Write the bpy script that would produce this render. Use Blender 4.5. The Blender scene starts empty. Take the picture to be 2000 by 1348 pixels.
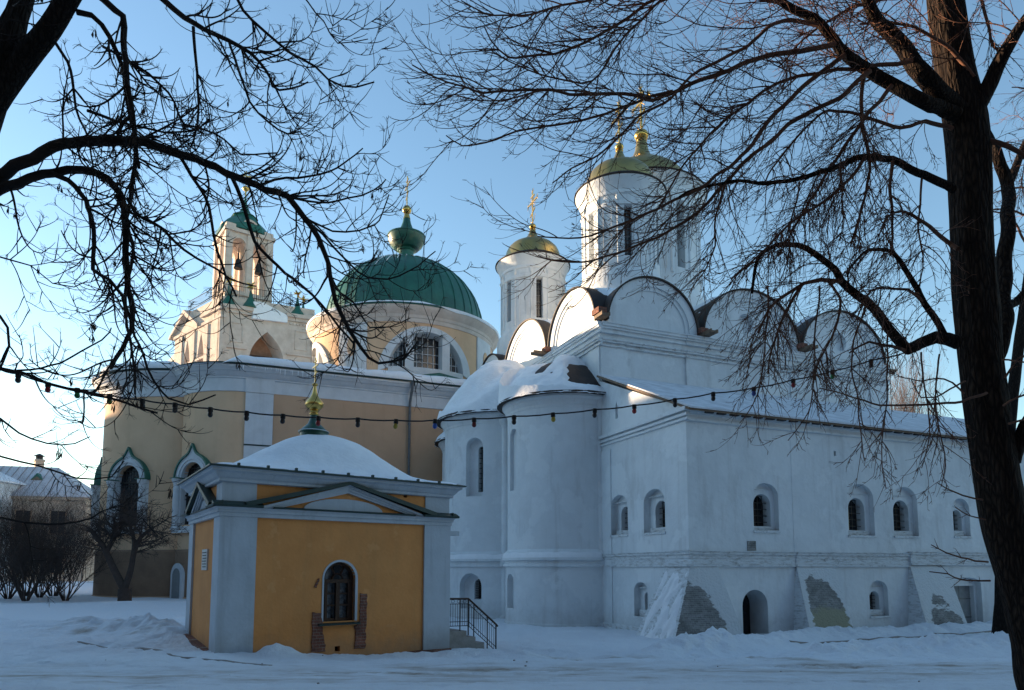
import bpy, bmesh, math, random
from mathutils import Vector, Matrix, noise
from math import sin, cos, pi, radians, atan, atan2, sqrt
random.seed(7)
sc = bpy.context.scene
COL = sc.collection

# ---------------------------------------------------------------- camera, sky, sun, exposure
F, CX, PY, HY, ZC = 1350.0, 1000.0, 980.0, 1110.0, 2.0
PITCH = atan((HY - PY) / F)
cam = bpy.data.objects.new('camera', bpy.data.cameras.new('camera'))
COL.objects.link(cam)
cam.location = (0, 0, ZC)
cam.rotation_euler = (pi / 2 + PITCH, 0, 0)
cam.data.sensor_width = 36.0
cam.data.lens = F / 2000 * 36
cam.data.shift_y = (PY - 674) / 2000
cam.data.clip_end = 3000
sc.camera = cam

SUN_EL = radians(4.5)
SUN_DIR = Vector((-0.899, 0.438, 0)).normalized()          # towards the sun, from the left and beyond
SKY_EL = radians(4.5)
w = bpy.data.worlds.new('World'); sc.world = w; w.use_nodes = True
nt = w.node_tree; bg = nt.nodes['Background']
sky = nt.nodes.new('ShaderNodeTexSky'); sky.sky_type = 'NISHITA'; sky.sun_disc = False
sky.sun_elevation = SKY_EL
sky.sun_rotation = atan2(SUN_DIR.x, SUN_DIR.y)
sky.altitude = 100; sky.air_density = 1.0; sky.dust_density = 0.2; sky.ozone_density = 2.0
nt.links.new(sky.outputs[0], bg.inputs[0]); bg.inputs[1].default_value = 0.15

sun = bpy.data.objects.new('sun', bpy.data.lights.new('sun', 'SUN'))
COL.objects.link(sun)
sun.data.energy = 4.4; sun.data.angle = radians(0.5); sun.data.color = (1.0, 0.72, 0.46)
sd = (SUN_DIR * cos(SUN_EL) + Vector((0, 0, sin(SUN_EL))))
sun.rotation_euler = sd.to_track_quat('Z', 'Y').to_euler()
sun.location = (-40, 20, 40)
sc.view_settings.view_transform = 'Standard'; sc.view_settings.look = 'None'
sc.view_settings.exposure = 1.88; sc.view_settings.gamma = 1.0
sc.view_settings.use_curve_mapping = False
sc.cycles.max_bounces = 6

# ---------------------------------------------------------------- helpers: projection, frames
_sp, _cp = sin(PITCH), cos(PITCH)
def at(x, y, Y):                    # the point on the sight line of photo pixel (x, y) at distance Y
    u = (x - CX) / F; v = (PY - y) / F
    r = (u, _cp - v * _sp, _sp + v * _cp); k = Y / r[1]
    return Vector((r[0] * k, Y, ZC + r[2] * k))

class Frame:
    def __init__(s, P, a, b):
        s.P = P; a = radians(a); b = radians(b)
        s.A = (sin(a), cos(a)); s.B = (sin(b), cos(b))
    def w(s, a, b, z=0.0):
        return Vector((s.P[0] + a * s.A[0] + b * s.B[0], s.P[1] + a * s.A[1] + b * s.B[1], z))

def smooth01(a, b, x):
    t = max(0.0, min(1.0, (x - a) / (b - a))); return t * t * (3 - 2 * t)
def nz(x, y, z=0.0): return noise.noise(Vector((x, y, z)))
def fbm(x, y, z=0.0, o=4): return noise.fractal(Vector((x, y, z)), 1.0, 2.0, o)

# ---------------------------------------------------------------- materials
def mat(name, col, rough=0.8, col2=None, nscale=2.0, bump=0.0, bscale=20.0, metal=0.0, detail=6.0,
        stretch=(1, 1, 1), contrast=(0.35, 0.65), spec=0.3, extra=None):
    m = bpy.data.materials.new(name); m.use_nodes = True
    t = m.node_tree; N = t.nodes; L = t.links; b = N['Principled BSDF']
    b.inputs['Roughness'].default_value = rough; b.inputs['Metallic'].default_value = metal
    b.inputs['Specular IOR Level'].default_value = spec
    b.inputs['Base Color'].default_value = (*col, 1)
    tc = N.new('ShaderNodeTexCoord'); mp = N.new('ShaderNodeMapping'); mp.inputs['Scale'].default_value = stretch
    L.new(tc.outputs['Object'], mp.inputs[0])
    src = None
    if col2:
        n = N.new('ShaderNodeTexNoise'); n.inputs['Scale'].default_value = nscale; n.inputs['Detail'].default_value = detail
        n.inputs['Roughness'].default_value = 0.6
        L.new(mp.outputs[0], n.inputs['Vector'])
        r = N.new('ShaderNodeValToRGB'); r.color_ramp.elements[0].position = contrast[0]; r.color_ramp.elements[1].position = contrast[1]
        r.color_ramp.elements[0].color = (*col, 1); r.color_ramp.elements[1].color = (*col2, 1)
        L.new(n.outputs['Fac'], r.inputs[0]); L.new(r.outputs[0], b.inputs['Base Color']); src = r.outputs[0]
    if bump:
        n2 = N.new('ShaderNodeTexNoise'); n2.inputs['Scale'].default_value = bscale; n2.inputs['Detail'].default_value = 5
        L.new(mp.outputs[0], n2.inputs['Vector'])
        bp = N.new('ShaderNodeBump'); bp.inputs['Strength'].default_value = bump; bp.inputs['Distance'].default_value = 0.05
        L.new(n2.outputs['Fac'], bp.inputs['Height']); L.new(bp.outputs[0], b.inputs['Normal'])
    if extra: extra(t, b, mp, src)
    return m

def stain(*layers, base=None):
    """weathering laid over the base colour: layers of (amount, noise scale, colour, stretch, lo, hi);
    base = (colour, z low, z high, amount): splashed dirt near the ground with a ragged upper edge"""
    def f(t, b, mp, src):
        N, L = t.nodes, t.links
        tc = N.new('ShaderNodeTexCoord')
        for amount, scale, col, stretch, lo, hi in layers:
            m2 = N.new('ShaderNodeMapping'); m2.inputs['Scale'].default_value = stretch
            L.new(tc.outputs['Object'], m2.inputs[0])
            n = N.new('ShaderNodeTexNoise'); n.inputs['Scale'].default_value = scale; n.inputs['Detail'].default_value = 8; n.inputs['Roughness'].default_value = .62
            L.new(m2.outputs[0], n.inputs['Vector'])
            r = N.new('ShaderNodeMapRange'); r.inputs['From Min'].default_value = lo; r.inputs['From Max'].default_value = hi
            r.inputs['To Max'].default_value = amount
            L.new(n.outputs['Fac'], r.inputs['Value'])
            mx = N.new('ShaderNodeMix'); mx.data_type = 'RGBA'; mx.inputs['B'].default_value = (*col, 1)
            L.new(r.outputs[0], mx.inputs['Factor']); L.new(src, mx.inputs['A']); src = mx.outputs['Result']
        if base:
            col, z0, z1, amount = base
            sx = N.new('ShaderNodeSeparateXYZ'); L.new(tc.outputs['Object'], sx.inputs[0])
            n = N.new('ShaderNodeTexNoise'); n.inputs['Scale'].default_value = 2.2; n.inputs['Detail'].default_value = 9; n.inputs['Roughness'].default_value = .7
            L.new(tc.outputs['Object'], n.inputs['Vector'])
            ad = N.new('ShaderNodeMath'); ad.operation = 'MULTIPLY_ADD'; ad.inputs[1].default_value = -(z1 - z0) * 1.6; L.new(n.outputs['Fac'], ad.inputs[0]); L.new(sx.outputs[2], ad.inputs[2])
            r = N.new('ShaderNodeMapRange'); r.inputs['From Min'].default_value = z0 - (z1 - z0) * .8; r.inputs['From Max'].default_value = z1 - (z1 - z0) * .8
            r.inputs['To Min'].default_value = amount; r.inputs['To Max'].default_value = 0
            L.new(ad.outputs[0], r.inputs['Value'])
            mx = N.new('ShaderNodeMix'); mx.data_type = 'RGBA'; mx.inputs['B'].default_value = (*col, 1)
            L.new(r.outputs[0], mx.inputs['Factor']); L.new(src, mx.inputs['A']); src = mx.outputs['Result']
        L.new(src, b.inputs['Base Color'])
    return f
V = (1, 1, .25); DRIP = (1, 1, .05); SPOT = (1, 1, 1)

def brick_extra(c1, c2, mortar, scale=4.0, bump=0.6):
    def f(t, b, mp, src):
        N, L = t.nodes, t.links
        tc = N.new('ShaderNodeTexCoord')
        sep = N.new('ShaderNodeSeparateXYZ'); L.new(tc.outputs['Object'], sep.inputs[0])
        ad = N.new('ShaderNodeMath'); ad.operation = 'ADD'; L.new(sep.outputs[0], ad.inputs[0]); L.new(sep.outputs[1], ad.inputs[1])
        cb = N.new('ShaderNodeCombineXYZ'); L.new(ad.outputs[0], cb.inputs[0]); L.new(sep.outputs[2], cb.inputs[1])
        br = N.new('ShaderNodeTexBrick'); L.new(cb.outputs[0], br.inputs['Vector']); br.inputs['Scale'].default_value = scale
        br.inputs['Color1'].default_value = (*c1, 1); br.inputs['Color2'].default_value = (*c2, 1); br.inputs['Mortar'].default_value = (*mortar, 1)
        br.inputs['Mortar Size'].default_value = 0.02; br.inputs['Row Height'].default_value = 0.32; br.inputs['Brick Width'].default_value = 1.0
        mx = N.new('ShaderNodeMix'); mx.data_type = 'RGBA'; mx.blend_type = 'MULTIPLY'; mx.inputs['Factor'].default_value = 1.0
        L.new(br.outputs['Color'], mx.inputs['A']); L.new(src, mx.inputs['B']); L.new(mx.outputs['Result'], b.inputs['Base Color'])
    return f

M = {}
M['white'] = mat('white_limewash', (0.70, 0.74, 0.765), 0.9, (0.62, 0.66, 0.685), 0.9, 0.55, 4.0, extra=stain((.7, 1.1, (.44, .455, .46), V, .55, .75), (.5, 2.6, (.46, .47, .47), DRIP, .56, .74), (.6, .45, (.77, .81, .83), SPOT, .52, .56), base=((.36, .37, .365), -.2, 1.1, .55)))
M['white_worn'] = mat('worn_limewash', (0.67, 0.71, 0.735), 0.9, (0.40, 0.41, 0.41), 3.0, 0.6, 9.0, stretch=(1, 1, 5), contrast=(0.48, 0.7), extra=stain((.6, 5, (.22, .215, .21), SPOT, .58, .7)))
M['trim'] = mat('white_stucco', (0.66, 0.675, 0.69), 0.85, (0.58, 0.595, 0.61), 1.5, 0.12, 16.0, extra=stain((.4, 2.0, (.42, .42, .41), DRIP, .54, .74)))
M['blue_trim'] = mat('blue_grey_stucco', (0.47, 0.52, 0.575), 0.85, (0.42, 0.465, 0.515), 1.5, 0.2, 12.0, extra=stain((.45, 1.6, (.27, .29, .315), V, .52, .72), (.4, 4, (.26, .275, .295), DRIP, .56, .72), base=((.24, .23, .22), -.35, .55, .6)))
M['orange'] = mat('orange_stucco', (0.68, 0.295, 0.098), 0.9, (0.60, 0.25, 0.08), 1.2, 0.2, 12.0, extra=stain((.5, .8, (.46, .225, .085), V, .52, .75), (.35, 3.0, (.43, .22, .09), DRIP, .56, .74), (.5, 2.2, (.70, .345, .14), SPOT, .60, .66), base=((.22, .15, .10), -.45, .35, .6)))
M['yellow'] = mat('pale_yellow_stucco', (0.72, 0.475, 0.295), 0.9, (0.65, 0.42, 0.26), 0.7, 0.15, 8.0, extra=stain((.45, .5, (.54, .35, .215), V, .52, .75), (.35, 1.6, (.52, .34, .21), DRIP, .55, .74)))
M['buff'] = mat('buff_stucco', (0.57, 0.36, 0.225), 0.9, (0.50, 0.315, 0.195), 0.5, extra=stain((.4, 1.2, (.38, .24, .15), DRIP, .54, .74)))
M['brown'] = mat('brown_plinth', (0.29, 0.185, 0.12), 0.9, (0.23, 0.145, 0.095), 1.2, 0.2, 8.0)
M['green'] = mat('green_roof_metal', (0.015, 0.125, 0.085), 0.45, (0.011, 0.085, 0.062), 1.2, 0.12, 2.0, spec=0.5, extra=stain((.6, 1.4, (.035, .15, .115), V, .52, .7), (.5, 3.5, (.012, .06, .045), DRIP, .56, .7)))
M['dark_green'] = mat('dark_green_flashing', (0.012, 0.032, 0.027), 0.5, (0.02, 0.045, 0.04), 3.0, spec=0.5)
M['deep_green'] = mat('deep_green_paint', (0.010, 0.085, 0.058), 0.38, (0.008, 0.06, 0.045), 3.0, spec=0.5)
M['gold'] = mat('gilding', (0.66, 0.42, 0.12), 0.28, (0.50, 0.33, 0.10), 3.0, metal=1.0)
M['gold_dome'] = mat('gilded_dome_sheet', (0.46, 0.34, 0.12), 0.38, (0.33, 0.27, 0.12), 1.4, 0.06, 3.0, metal=0.92)
M['roof_dark'] = mat('old_brown_roof_iron', (0.022, 0.017, 0.016), 0.6, (0.04, 0.028, 0.024), 2.0, 0.2, 8.0)
M['roof_grey'] = mat('weathered_roof_sheet', (0.23, 0.20, 0.19), 0.55, (0.31, 0.28, 0.27), 1.0)
M['roof_seam'] = mat('frosted_roof_sheet', (0.42, 0.43, 0.46), 0.6, (0.55, 0.56, 0.6), 0.5)
M['glass'] = mat('dark_window_glass', (0.012, 0.014, 0.018), 0.12, (0.02, 0.02, 0.024), 2.0, spec=0.5)
M['glass_grey'] = mat('grey_window_glass', (0.035, 0.038, 0.045), 0.15, (0.055, 0.05, 0.055), 1.0, spec=0.5)
M['lace'] = mat('lace_behind_glass', (0.16, 0.17, 0.18), 0.25, (0.05, 0.055, 0.06), 9.0, spec=0.5, contrast=(0.42, 0.6))
M['iron'] = mat('black_iron', (0.012, 0.012, 0.014), 0.5, (0.03, 0.022, 0.018), 6.0)
M['wood_dark'] = mat('dark_brown_joinery', (0.055, 0.024, 0.012), 0.5, (0.035, 0.016, 0.01), 8.0, 0.2, 30.0, stretch=(4, 4, 1))
M['wood'] = mat('grey_old_wood', (0.22, 0.16, 0.11), 0.85, (0.13, 0.095, 0.07), 4.0, 0.3, 20.0)
M['door_grey'] = mat('grey_painted_door', (0.26, 0.275, 0.28), 0.7, (0.20, 0.215, 0.22), 3.0, 0.1, 12.0)
M['brick'] = mat('bare_brick', (0.95, 0.95, 0.95), 0.95, (0.55, 0.55, 0.55), 3.0, 0.5, 22.0, extra=brick_extra((0.26, 0.10, 0.07), (0.17, 0.075, 0.055), (0.30, 0.24, 0.2)))
M['rubble'] = mat('flaked_buttress_brick', (0.95, 0.95, 0.95), 0.95, (0.5, 0.5, 0.5), 2.2, 0.8, 12.0, extra=brick_extra((0.30, 0.305, 0.30), (0.21, 0.215, 0.21), (0.40, 0.405, 0.40), 4.4))
def buttress_mat():
    """limewash flaked off to bare brick where the face carries 'bare', greenish where it carries 'moss'"""
    def f(t, b, mp, src):
        N, L = t.nodes, t.links
        brick_extra((.30, .305, .30), (.20, .205, .20), (.42, .425, .42), 4.6)(t, b, mp, src)
        rub = b.inputs['Base Color'].links[0].from_socket
        def mask(attr, sc, ramp):
            a = N.new('ShaderNodeAttribute'); a.attribute_name = attr
            tc = N.new('ShaderNodeTexCoord'); m2 = N.new('ShaderNodeMapping'); m2.inputs['Scale'].default_value = (1, 1, 2.6); L.new(tc.outputs['Object'], m2.inputs[0])
            n = N.new('ShaderNodeTexNoise'); n.inputs['Scale'].default_value = sc; n.inputs['Detail'].default_value = 10; n.inputs['Roughness'].default_value = .7; L.new(m2.outputs[0], n.inputs['Vector'])
            q = N.new('ShaderNodeMath'); q.operation = 'MULTIPLY_ADD'; q.inputs[1].default_value = .95; L.new(n.outputs['Fac'], q.inputs[0]); L.new(a.outputs['Fac'], q.inputs[2])
            r = N.new('ShaderNodeMapRange'); r.inputs['From Min'].default_value = .97 - ramp; r.inputs['From Max'].default_value = .97 + ramp; L.new(q.outputs[0], r.inputs['Value']); return r.outputs[0]
        mo = N.new('ShaderNodeMix'); mo.data_type = 'RGBA'; mo.inputs['B'].default_value = (.285, .285, .205, 1); L.new(mask('moss', 3.0, .12), mo.inputs['Factor']); L.new(rub, mo.inputs['A'])
        mx = N.new('ShaderNodeMix'); mx.data_type = 'RGBA'; mx.inputs['A'].default_value = (.60, .635, .655, 1); L.new(mask('bare', 2.6, .035), mx.inputs['Factor']); L.new(mo.outputs['Result'], mx.inputs['B']); L.new(mx.outputs['Result'], b.inputs['Base Color'])
    return mat('flaking_buttress_limewash', (0.95, 0.95, 0.95), 0.95, (0.6, 0.6, 0.6), 2.2, 0.8, 12.0, extra=f)
M['mossy'] = mat('ochre_green_patch', (0.24, 0.235, 0.15), 0.95, (0.17, 0.175, 0.13), 3.0, 0.5, 12.0)
M['concrete'] = mat('grey_concrete', (0.24, 0.22, 0.20), 0.95, (0.32, 0.30, 0.28), 3.0, 0.4, 20.0)
M['blocker_brick'] = mat('dark_grey_blocker_brick', (0.9, 0.9, 0.9), 0.95, (0.6, 0.6, 0.6), 1.0, extra=brick_extra((0.055, 0.06, 0.065), (0.04, 0.045, 0.05), (0.07, 0.075, 0.08)))  # dark grey, only for the added light-blocking range behind the view
M['stone_sign'] = mat('pale_marble', (0.62, 0.62, 0.60), 0.5, (0.52, 0.52, 0.5), 6.0)
M['steel'] = mat('galvanised_pipe', (0.17, 0.18, 0.19), 0.45, (0.12, 0.125, 0.13), 4.0, metal=0.5)
M['niche_brown'] = mat('belfry_inner_brick', (0.34, 0.20, 0.14), 0.95, (0.26, 0.15, 0.10), 2.0)  # brown tone for the back of the belfry arch
M['cream'] = mat('cream_limewash', (0.64, 0.55, 0.48), 0.9, (0.52, 0.43, 0.365), 1.2, 0.3, 6.0, extra=stain((.5, .8, (.33, .27, .23), V, .55, .75)))
def snow_extra(t, b, mp, src):
    N, L = t.nodes, t.links
    b.inputs['Subsurface Weight'].default_value = 0.0
M['snow'] = mat('fresh_snow', (0.84, 0.87, 0.90), 0.75, (0.78, 0.81, 0.845), 3.0, 0.5, 9.0, spec=0.25)
M['thin_snow'] = mat('thin_snow_on_boards', (0.68, 0.71, 0.76), 0.8, (0.50, 0.52, 0.56), 1.6, 0.3, 14.0, stretch=(1, 1, 1))

def bark(name, c1, c2, zs=0.2, scale=20.0, strength=1.0):
    m = bpy.data.materials.new(name); m.use_nodes = True
    t = m.node_tree; N = t.nodes; L = t.links; b = N['Principled BSDF']
    b.inputs['Roughness'].default_value = 0.95; b.inputs['Specular IOR Level'].default_value = 0.15
    tc = N.new('ShaderNodeTexCoord'); mp = N.new('ShaderNodeMapping'); mp.inputs['Scale'].default_value = (1, 1, zs)
    L.new(tc.outputs['Object'], mp.inputs[0])
    v = N.new('ShaderNodeTexVoronoi'); v.inputs['Scale'].default_value = scale; v.feature = 'DISTANCE_TO_EDGE'
    n = N.new('ShaderNodeTexNoise'); n.inputs['Scale'].default_value = scale * 0.5; n.inputs['Detail'].default_value = 6
    L.new(mp.outputs[0], n.inputs['Vector'])
    mxv = N.new('ShaderNodeMix'); mxv.data_type = 'VECTOR'; mxv.inputs['Factor'].default_value = 0.06
    L.new(mp.outputs[0], mxv.inputs[4]); L.new(n.outputs['Color'], mxv.inputs[5]); L.new(mxv.outputs[1], v.inputs['Vector'])
    r = N.new('ShaderNodeValToRGB'); r.color_ramp.elements[0].position = 0.02; r.color_ramp.elements[1].position = 0.3
    r.color_ramp.elements[0].color = (*c1, 1); r.color_ramp.elements[1].color = (*c2, 1)
    L.new(v.outputs['Distance'], r.inputs[0]); L.new(r.outputs[0], b.inputs['Base Color'])
    ad = N.new('ShaderNodeMath'); ad.operation = 'MULTIPLY_ADD'; ad.inputs[1].default_value = 0.35
    L.new(n.outputs['Fac'], ad.inputs[0]); L.new(v.outputs['Distance'], ad.inputs[2])
    bp = N.new('ShaderNodeBump'); bp.inputs['Strength'].default_value = strength; bp.inputs['Distance'].default_value = 0.09
    L.new(ad.outputs[0], bp.inputs['Height']); L.new(bp.outputs[0], b.inputs['Normal'])
    return m
M['bark_dark'] = bark('dark_maple_bark', (0.010, 0.008, 0.007), (0.024, 0.019, 0.016))
M['bark_linden'] = bark('furrowed_linden_bark', (0.009, 0.006, 0.005), (0.034, 0.022, 0.015))
M['twig_dark'] = mat('dark_twig_bark', (0.014, 0.010, 0.009), 0.85, (0.022, 0.015, 0.012), 6.0)
M['twig_red'] = mat('reddish_linden_twig', (0.135, 0.058, 0.032), 0.8, (0.075, 0.034, 0.022), 6.0)
M['seed'] = mat('dry_winter_keys', (0.045, 0.028, 0.018), 0.9, (0.07, 0.045, 0.03), 8.0)
M['shrub'] = mat('shrub_bark', (0.055, 0.040, 0.034), 0.9, (0.08, 0.058, 0.048), 6.0)
M['far_twig'] = mat('far_birch_twig', (0.16, 0.11, 0.09), 0.9, (0.12, 0.08, 0.07), 2.0)

def plain(name, c, rough=0.35):
    return mat(name, c, rough, tuple(x * 0.8 for x in c), 20.0, spec=0.5)

# ---------------------------------------------------------------- mesh builder
class MB:
    def __init__(s): s.v = []; s.f = []
    def add(s, vs, fs):
        o = len(s.v); s.v += [Vector(p) for p in vs]; s.f += [tuple(i + o for i in f) for f in fs]; return s
    def loft(s, rings, closed=True, cap=True):
        n = len(rings[0]); vs = [p for r in rings for p in r]; fs = []
        for k in range(len(rings) - 1):
            for i in range(n if closed else n - 1):
                j = (i + 1) % n; fs.append((k * n + i, k * n + j, (k + 1) * n + j, (k + 1) * n + i))
        if cap:
            fs.append(tuple(range(n))[::-1]); fs.append(tuple((len(rings) - 1) * n + i for i in range(n)))
        return s.add(vs, fs)
    def prism(s, mp, poly, d0, d1):
        return s.loft([[mp(u, d0, z) for u, z in poly], [mp(u, d1, z) for u, z in poly]])
    def box(s, mp, u0, u1, d0, d1, z0, z1):
        return s.prism(mp, [(u0, z0), (u1, z0), (u1, z1), (u0, z1)], d0, d1)
    def lathe(s, c, prof, n=48, cap=True, jit=None):
        rings = []
        for r, z in prof:
            rg = []
            for i in range(n):
                t = 2 * pi * i / n; rr = max(r, 0.0005)
                if jit: rr2, zz = jit(t, rr, z)
                else: rr2, zz = rr, z
                rg.append(Vector((c[0] + rr2 * cos(t), c[1] + rr2 * sin(t), zz)))
            rings.append(rg)
        return s.loft(rings, True, cap)
    def tube(s, pts, radii, sides=6, cap=True):
        pts = [Vector(p) for p in pts]; n = len(pts)
        if not hasattr(radii, '__len__'): radii = [radii] * n
        t0 = (pts[1] - pts[0]).normalized()
        u = t0.orthogonal().normalized(); rings = []
        for i in range(n):
            if i == 0: t = t0
            elif i == n - 1: t = (pts[i] - pts[i - 1])
            else: t = (pts[i + 1] - pts[i - 1])
            if t.length < 1e-9: t = t0
            t = t.normalized(); u = (u - t * u.dot(t))
            if u.length < 1e-6: u = t.orthogonal()
            u.normalize(); v = t.cross(u)
            r = radii[i]
            rings.append([pts[i] + u * (r * cos(2 * pi * k / sides)) + v * (r * sin(2 * pi * k / sides)) for k in range(sides)])
        return s.loft(rings, True, cap)
    def build(s, name, material, parent=None, smooth=35, recalc=True):
        L = parent['_loc'] if parent is not None and '_loc' in parent else (0, 0, 0)
        L = Vector(L)
        me = bpy.data.meshes.new(name)
        me.from_pydata([p - L for p in s.v], [], s.f)
        if recalc: fixn(me)
        return link(name, me, material, parent, smooth)
    def pieces(s):
        par = list(range(len(s.v)))
        def fd(i):
            while par[i] != i: par[i] = par[par[i]]; i = par[i]
            return i
        for f in s.f:
            a = fd(f[0])
            for i in f[1:]: par[fd(i)] = a
        G = {}
        for f in s.f: G.setdefault(fd(f[0]), []).append(f)
        out = []
        for fs in G.values():
            ids = sorted({i for f in fs for i in f}); mp = {i: k for k, i in enumerate(ids)}
            b = MB(); b.v = [s.v[i] for i in ids]; b.f = [tuple(mp[i] for i in f) for f in fs]; out.append(b)
        return out
    def build_each(s, *a, **k): return [b.build(*a, **k) for b in s.pieces()]

def fixn(me):
    bm = bmesh.new(); bm.from_mesh(me); bmesh.ops.recalc_face_normals(bm, faces=bm.faces); bm.to_mesh(me); bm.free()

def link(name, me, material, parent=None, smooth=35):
    me.materials.clear(); me.materials.append(material)
    if smooth:
        me.shade_smooth()
        me.set_sharp_from_angle(angle=radians(smooth))
    o = bpy.data.objects.new(name, me); COL.objects.link(o)
    if parent is not None:
        o.parent = parent
        if '_loc' in parent: o['_loc'] = list(parent['_loc'])
        if parent.type == 'EMPTY': pass
        else: pass
    return o

def cut(base, cutters, name, material, parent, smooth=30):
    """base MB minus cutter MB -> a mesh object of its own"""
    def tmp(mb):
        me = bpy.data.meshes.new('tmp'); me.from_pydata(mb.v, [], mb.f); fixn(me)
        o = bpy.data.objects.new('tmp', me); COL.objects.link(o); return o
    a = tmp(base); made = [a]
    for c in cutters:
        b = tmp(c); made.append(b)
        m = a.modifiers.new('b', 'BOOLEAN'); m.operation = 'DIFFERENCE'; m.solver = 'EXACT'; m.object = b
    dg = bpy.context.evaluated_depsgraph_get(); dg.update()
    me = bpy.data.meshes.new_from_object(a.evaluated_get(dg))
    for o in made:
        d = o.data; bpy.data.objects.remove(o); bpy.data.meshes.remove(d)
    me.name = name
    L = Vector(parent['_loc']) if parent is not None else Vector((0, 0, 0))
    me.transform(Matrix.Translation(-L))
    return link(name, me, material, parent, smooth)

def thing(name, label, cat, loc, group=None):
    o = bpy.data.objects.new(name, None); COL.objects.link(o)
    o.location = loc; o['_loc'] = list(loc); o['label'] = label; o['category'] = cat
    o.empty_display_size = 0.2
    if group: o['group'] = group
    return o
def tag(o, label, cat, group=None):
    o['label'] = label; o['category'] = cat
    if group: o['group'] = group
    return o
def structure(o): o['kind'] = 'structure'; return o
def copy_part(o, parent, offset=None):
    c = o.copy(); COL.objects.link(c); c.parent = parent
    if offset is not None: c.location = offset
    return c

def arch(u0, u1, z0, z1, n=14, flat=1.0):
    """round-headed opening outline; flat<1 gives a segmental head"""
    r = (u1 - u0) / 2; h = r * flat; c = (u0 + u1) / 2; zs = z1 - h
    return [(u0, z0), (u1, z0)] + [(c + r * cos(pi * i / n), zs + h * sin(pi * i / n)) for i in range(n + 1)]
def circle(c, z, r, n=24): return [(c + r * cos(2 * pi * i / n), z + r * sin(2 * pi * i / n)) for i in range(n)]

def grille(mp, u0, u1, z0, z1, d, nu, nzb, r=0.012):
    b = MB()
    for i in range(nu):
        u = u0 + (u1 - u0) * (i + 1) / (nu + 1); b.box(mp, u - r, u + r, d - r, d + r, z0, z1)
    for k in range(nzb):
        z = z0 + (z1 - z0) * (k + 0.7) / nzb; b.box(mp, u0 - .02, u1 + .02, d + r * 1.2, d + r * 3, z - r, z + r)
    return b
def wall_map(p, t, n):           # u along t, d outwards along n
    p, t, n = Vector(p), Vector(t), Vector(n)
    return lambda u, d, z: Vector((p.x + t.x * u + n.x * d, p.y + t.y * u + n.y * d, z))

def ortho_cross(c, z0, h, axis, s=1.0, ornate=False, th=0.035):
    """three-barred cross standing on c at z0; bars run along axis"""
    b = MB(); ax = Vector((axis[0], axis[1], 0)).normalized(); nn = Vector((-ax.y, ax.x, 0))
    mp = wall_map(c, ax, nn); t = th * s
    b.box(mp, -t, t, -t, t, z0, z0 + h)
    for zz, hw in ((0.86, 0.13), (0.68, 0.30)):
        b.box(mp, -hw * h, hw * h, -t * .9, t * .9, z0 + h * zz - t, z0 + h * zz + t)
    q = 0.16 * h
    b.prism(mp, [(-q, z0 + h * .36 + q * .45 - t), (q, z0 + h * .36 - q * .45 - t), (q, z0 + h * .36 - q * .45 + t), (-q, z0 + h * .36 + q * .45 + t)], -t * .8, t * .8)
    if ornate:
        for (u, zz) in ((-.30, .68), (.30, .68), (0, 1.0)):
            for k in range(5):
                a = -pi / 2 + pi * k / 4 + (pi / 2 if u == 0 else (0 if u > 0 else pi))
                p0 = mp(u * h, 0, z0 + zz * h); p1 = mp(u * h + cos(a) * h * .11, 0, z0 + zz * h + sin(a) * h * .11)
                b.tube([p0, p1], [t * .7, t * .3], 4)
        for k in range(12):
            a = 2 * pi * (k + .5) / 12
            b.tube([mp(cos(a) * h * .05, 0, z0 + .68 * h + sin(a) * h * .05), mp(cos(a) * h * .2, 0, z0 + .68 * h + sin(a) * h * .2)], [t * .6, t * .3], 4)
        for sgn in (-1, 1):
            b.tube([mp(sgn * .02 * h, 0, z0 + .05 * h), mp(sgn * .13 * h, 0, z0 + .12 * h), mp(sgn * .19 * h, 0, z0 + .26 * h)], [t * .7, t * .6, t * .3], 4)
            b.tube([mp(sgn * .30 * h, t, z0 + .68 * h), mp(sgn * .10 * h, t * 2, z0 + .34 * h), mp(0, t, z0 + .1 * h)], t * .28, 3)
    return b

def offset_poly(poly, d):
    """offset a counter-clockwise plan outline outwards by d"""
    n = len(poly); out = []
    for i in range(n):
        p0 = Vector(poly[i - 1]); p1 = Vector(poly[i]); p2 = Vector(poly[(i + 1) % n])
        e1 = (p1 - p0).normalized(); e2 = (p2 - p1).normalized()
        n1 = Vector((e1.y, -e1.x)); n2 = Vector((e2.y, -e2.x)); m = (n1 + n2)
        k = m.length
        if k < 1e-6: m = n1
        else: m = m.normalized() * min(2.5, 1 / max(0.25, (m.normalized()).dot(n1)))
        out.append((p1.x + m.x * d, p1.y + m.y * d))
    return out
# ================================================================ the white cathedral
C = Frame((6.3915, 25.0), 67.4, -22.6)
S_ = lambda a, d, z: C.w(a, -d, z)            # south faces: u along a, d outwards
def E_(a0=0.0): return lambda b, d, z: C.w(a0 - d, b, z)   # east faces
def SB(b0): return lambda a, d, z: C.w(a, b0 - d, z)
K = thing('white_cathedral', 'white limewashed cathedral with gold domed drums and snowy apses', 'cathedral', C.w(9, 11, -0.6))

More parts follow.
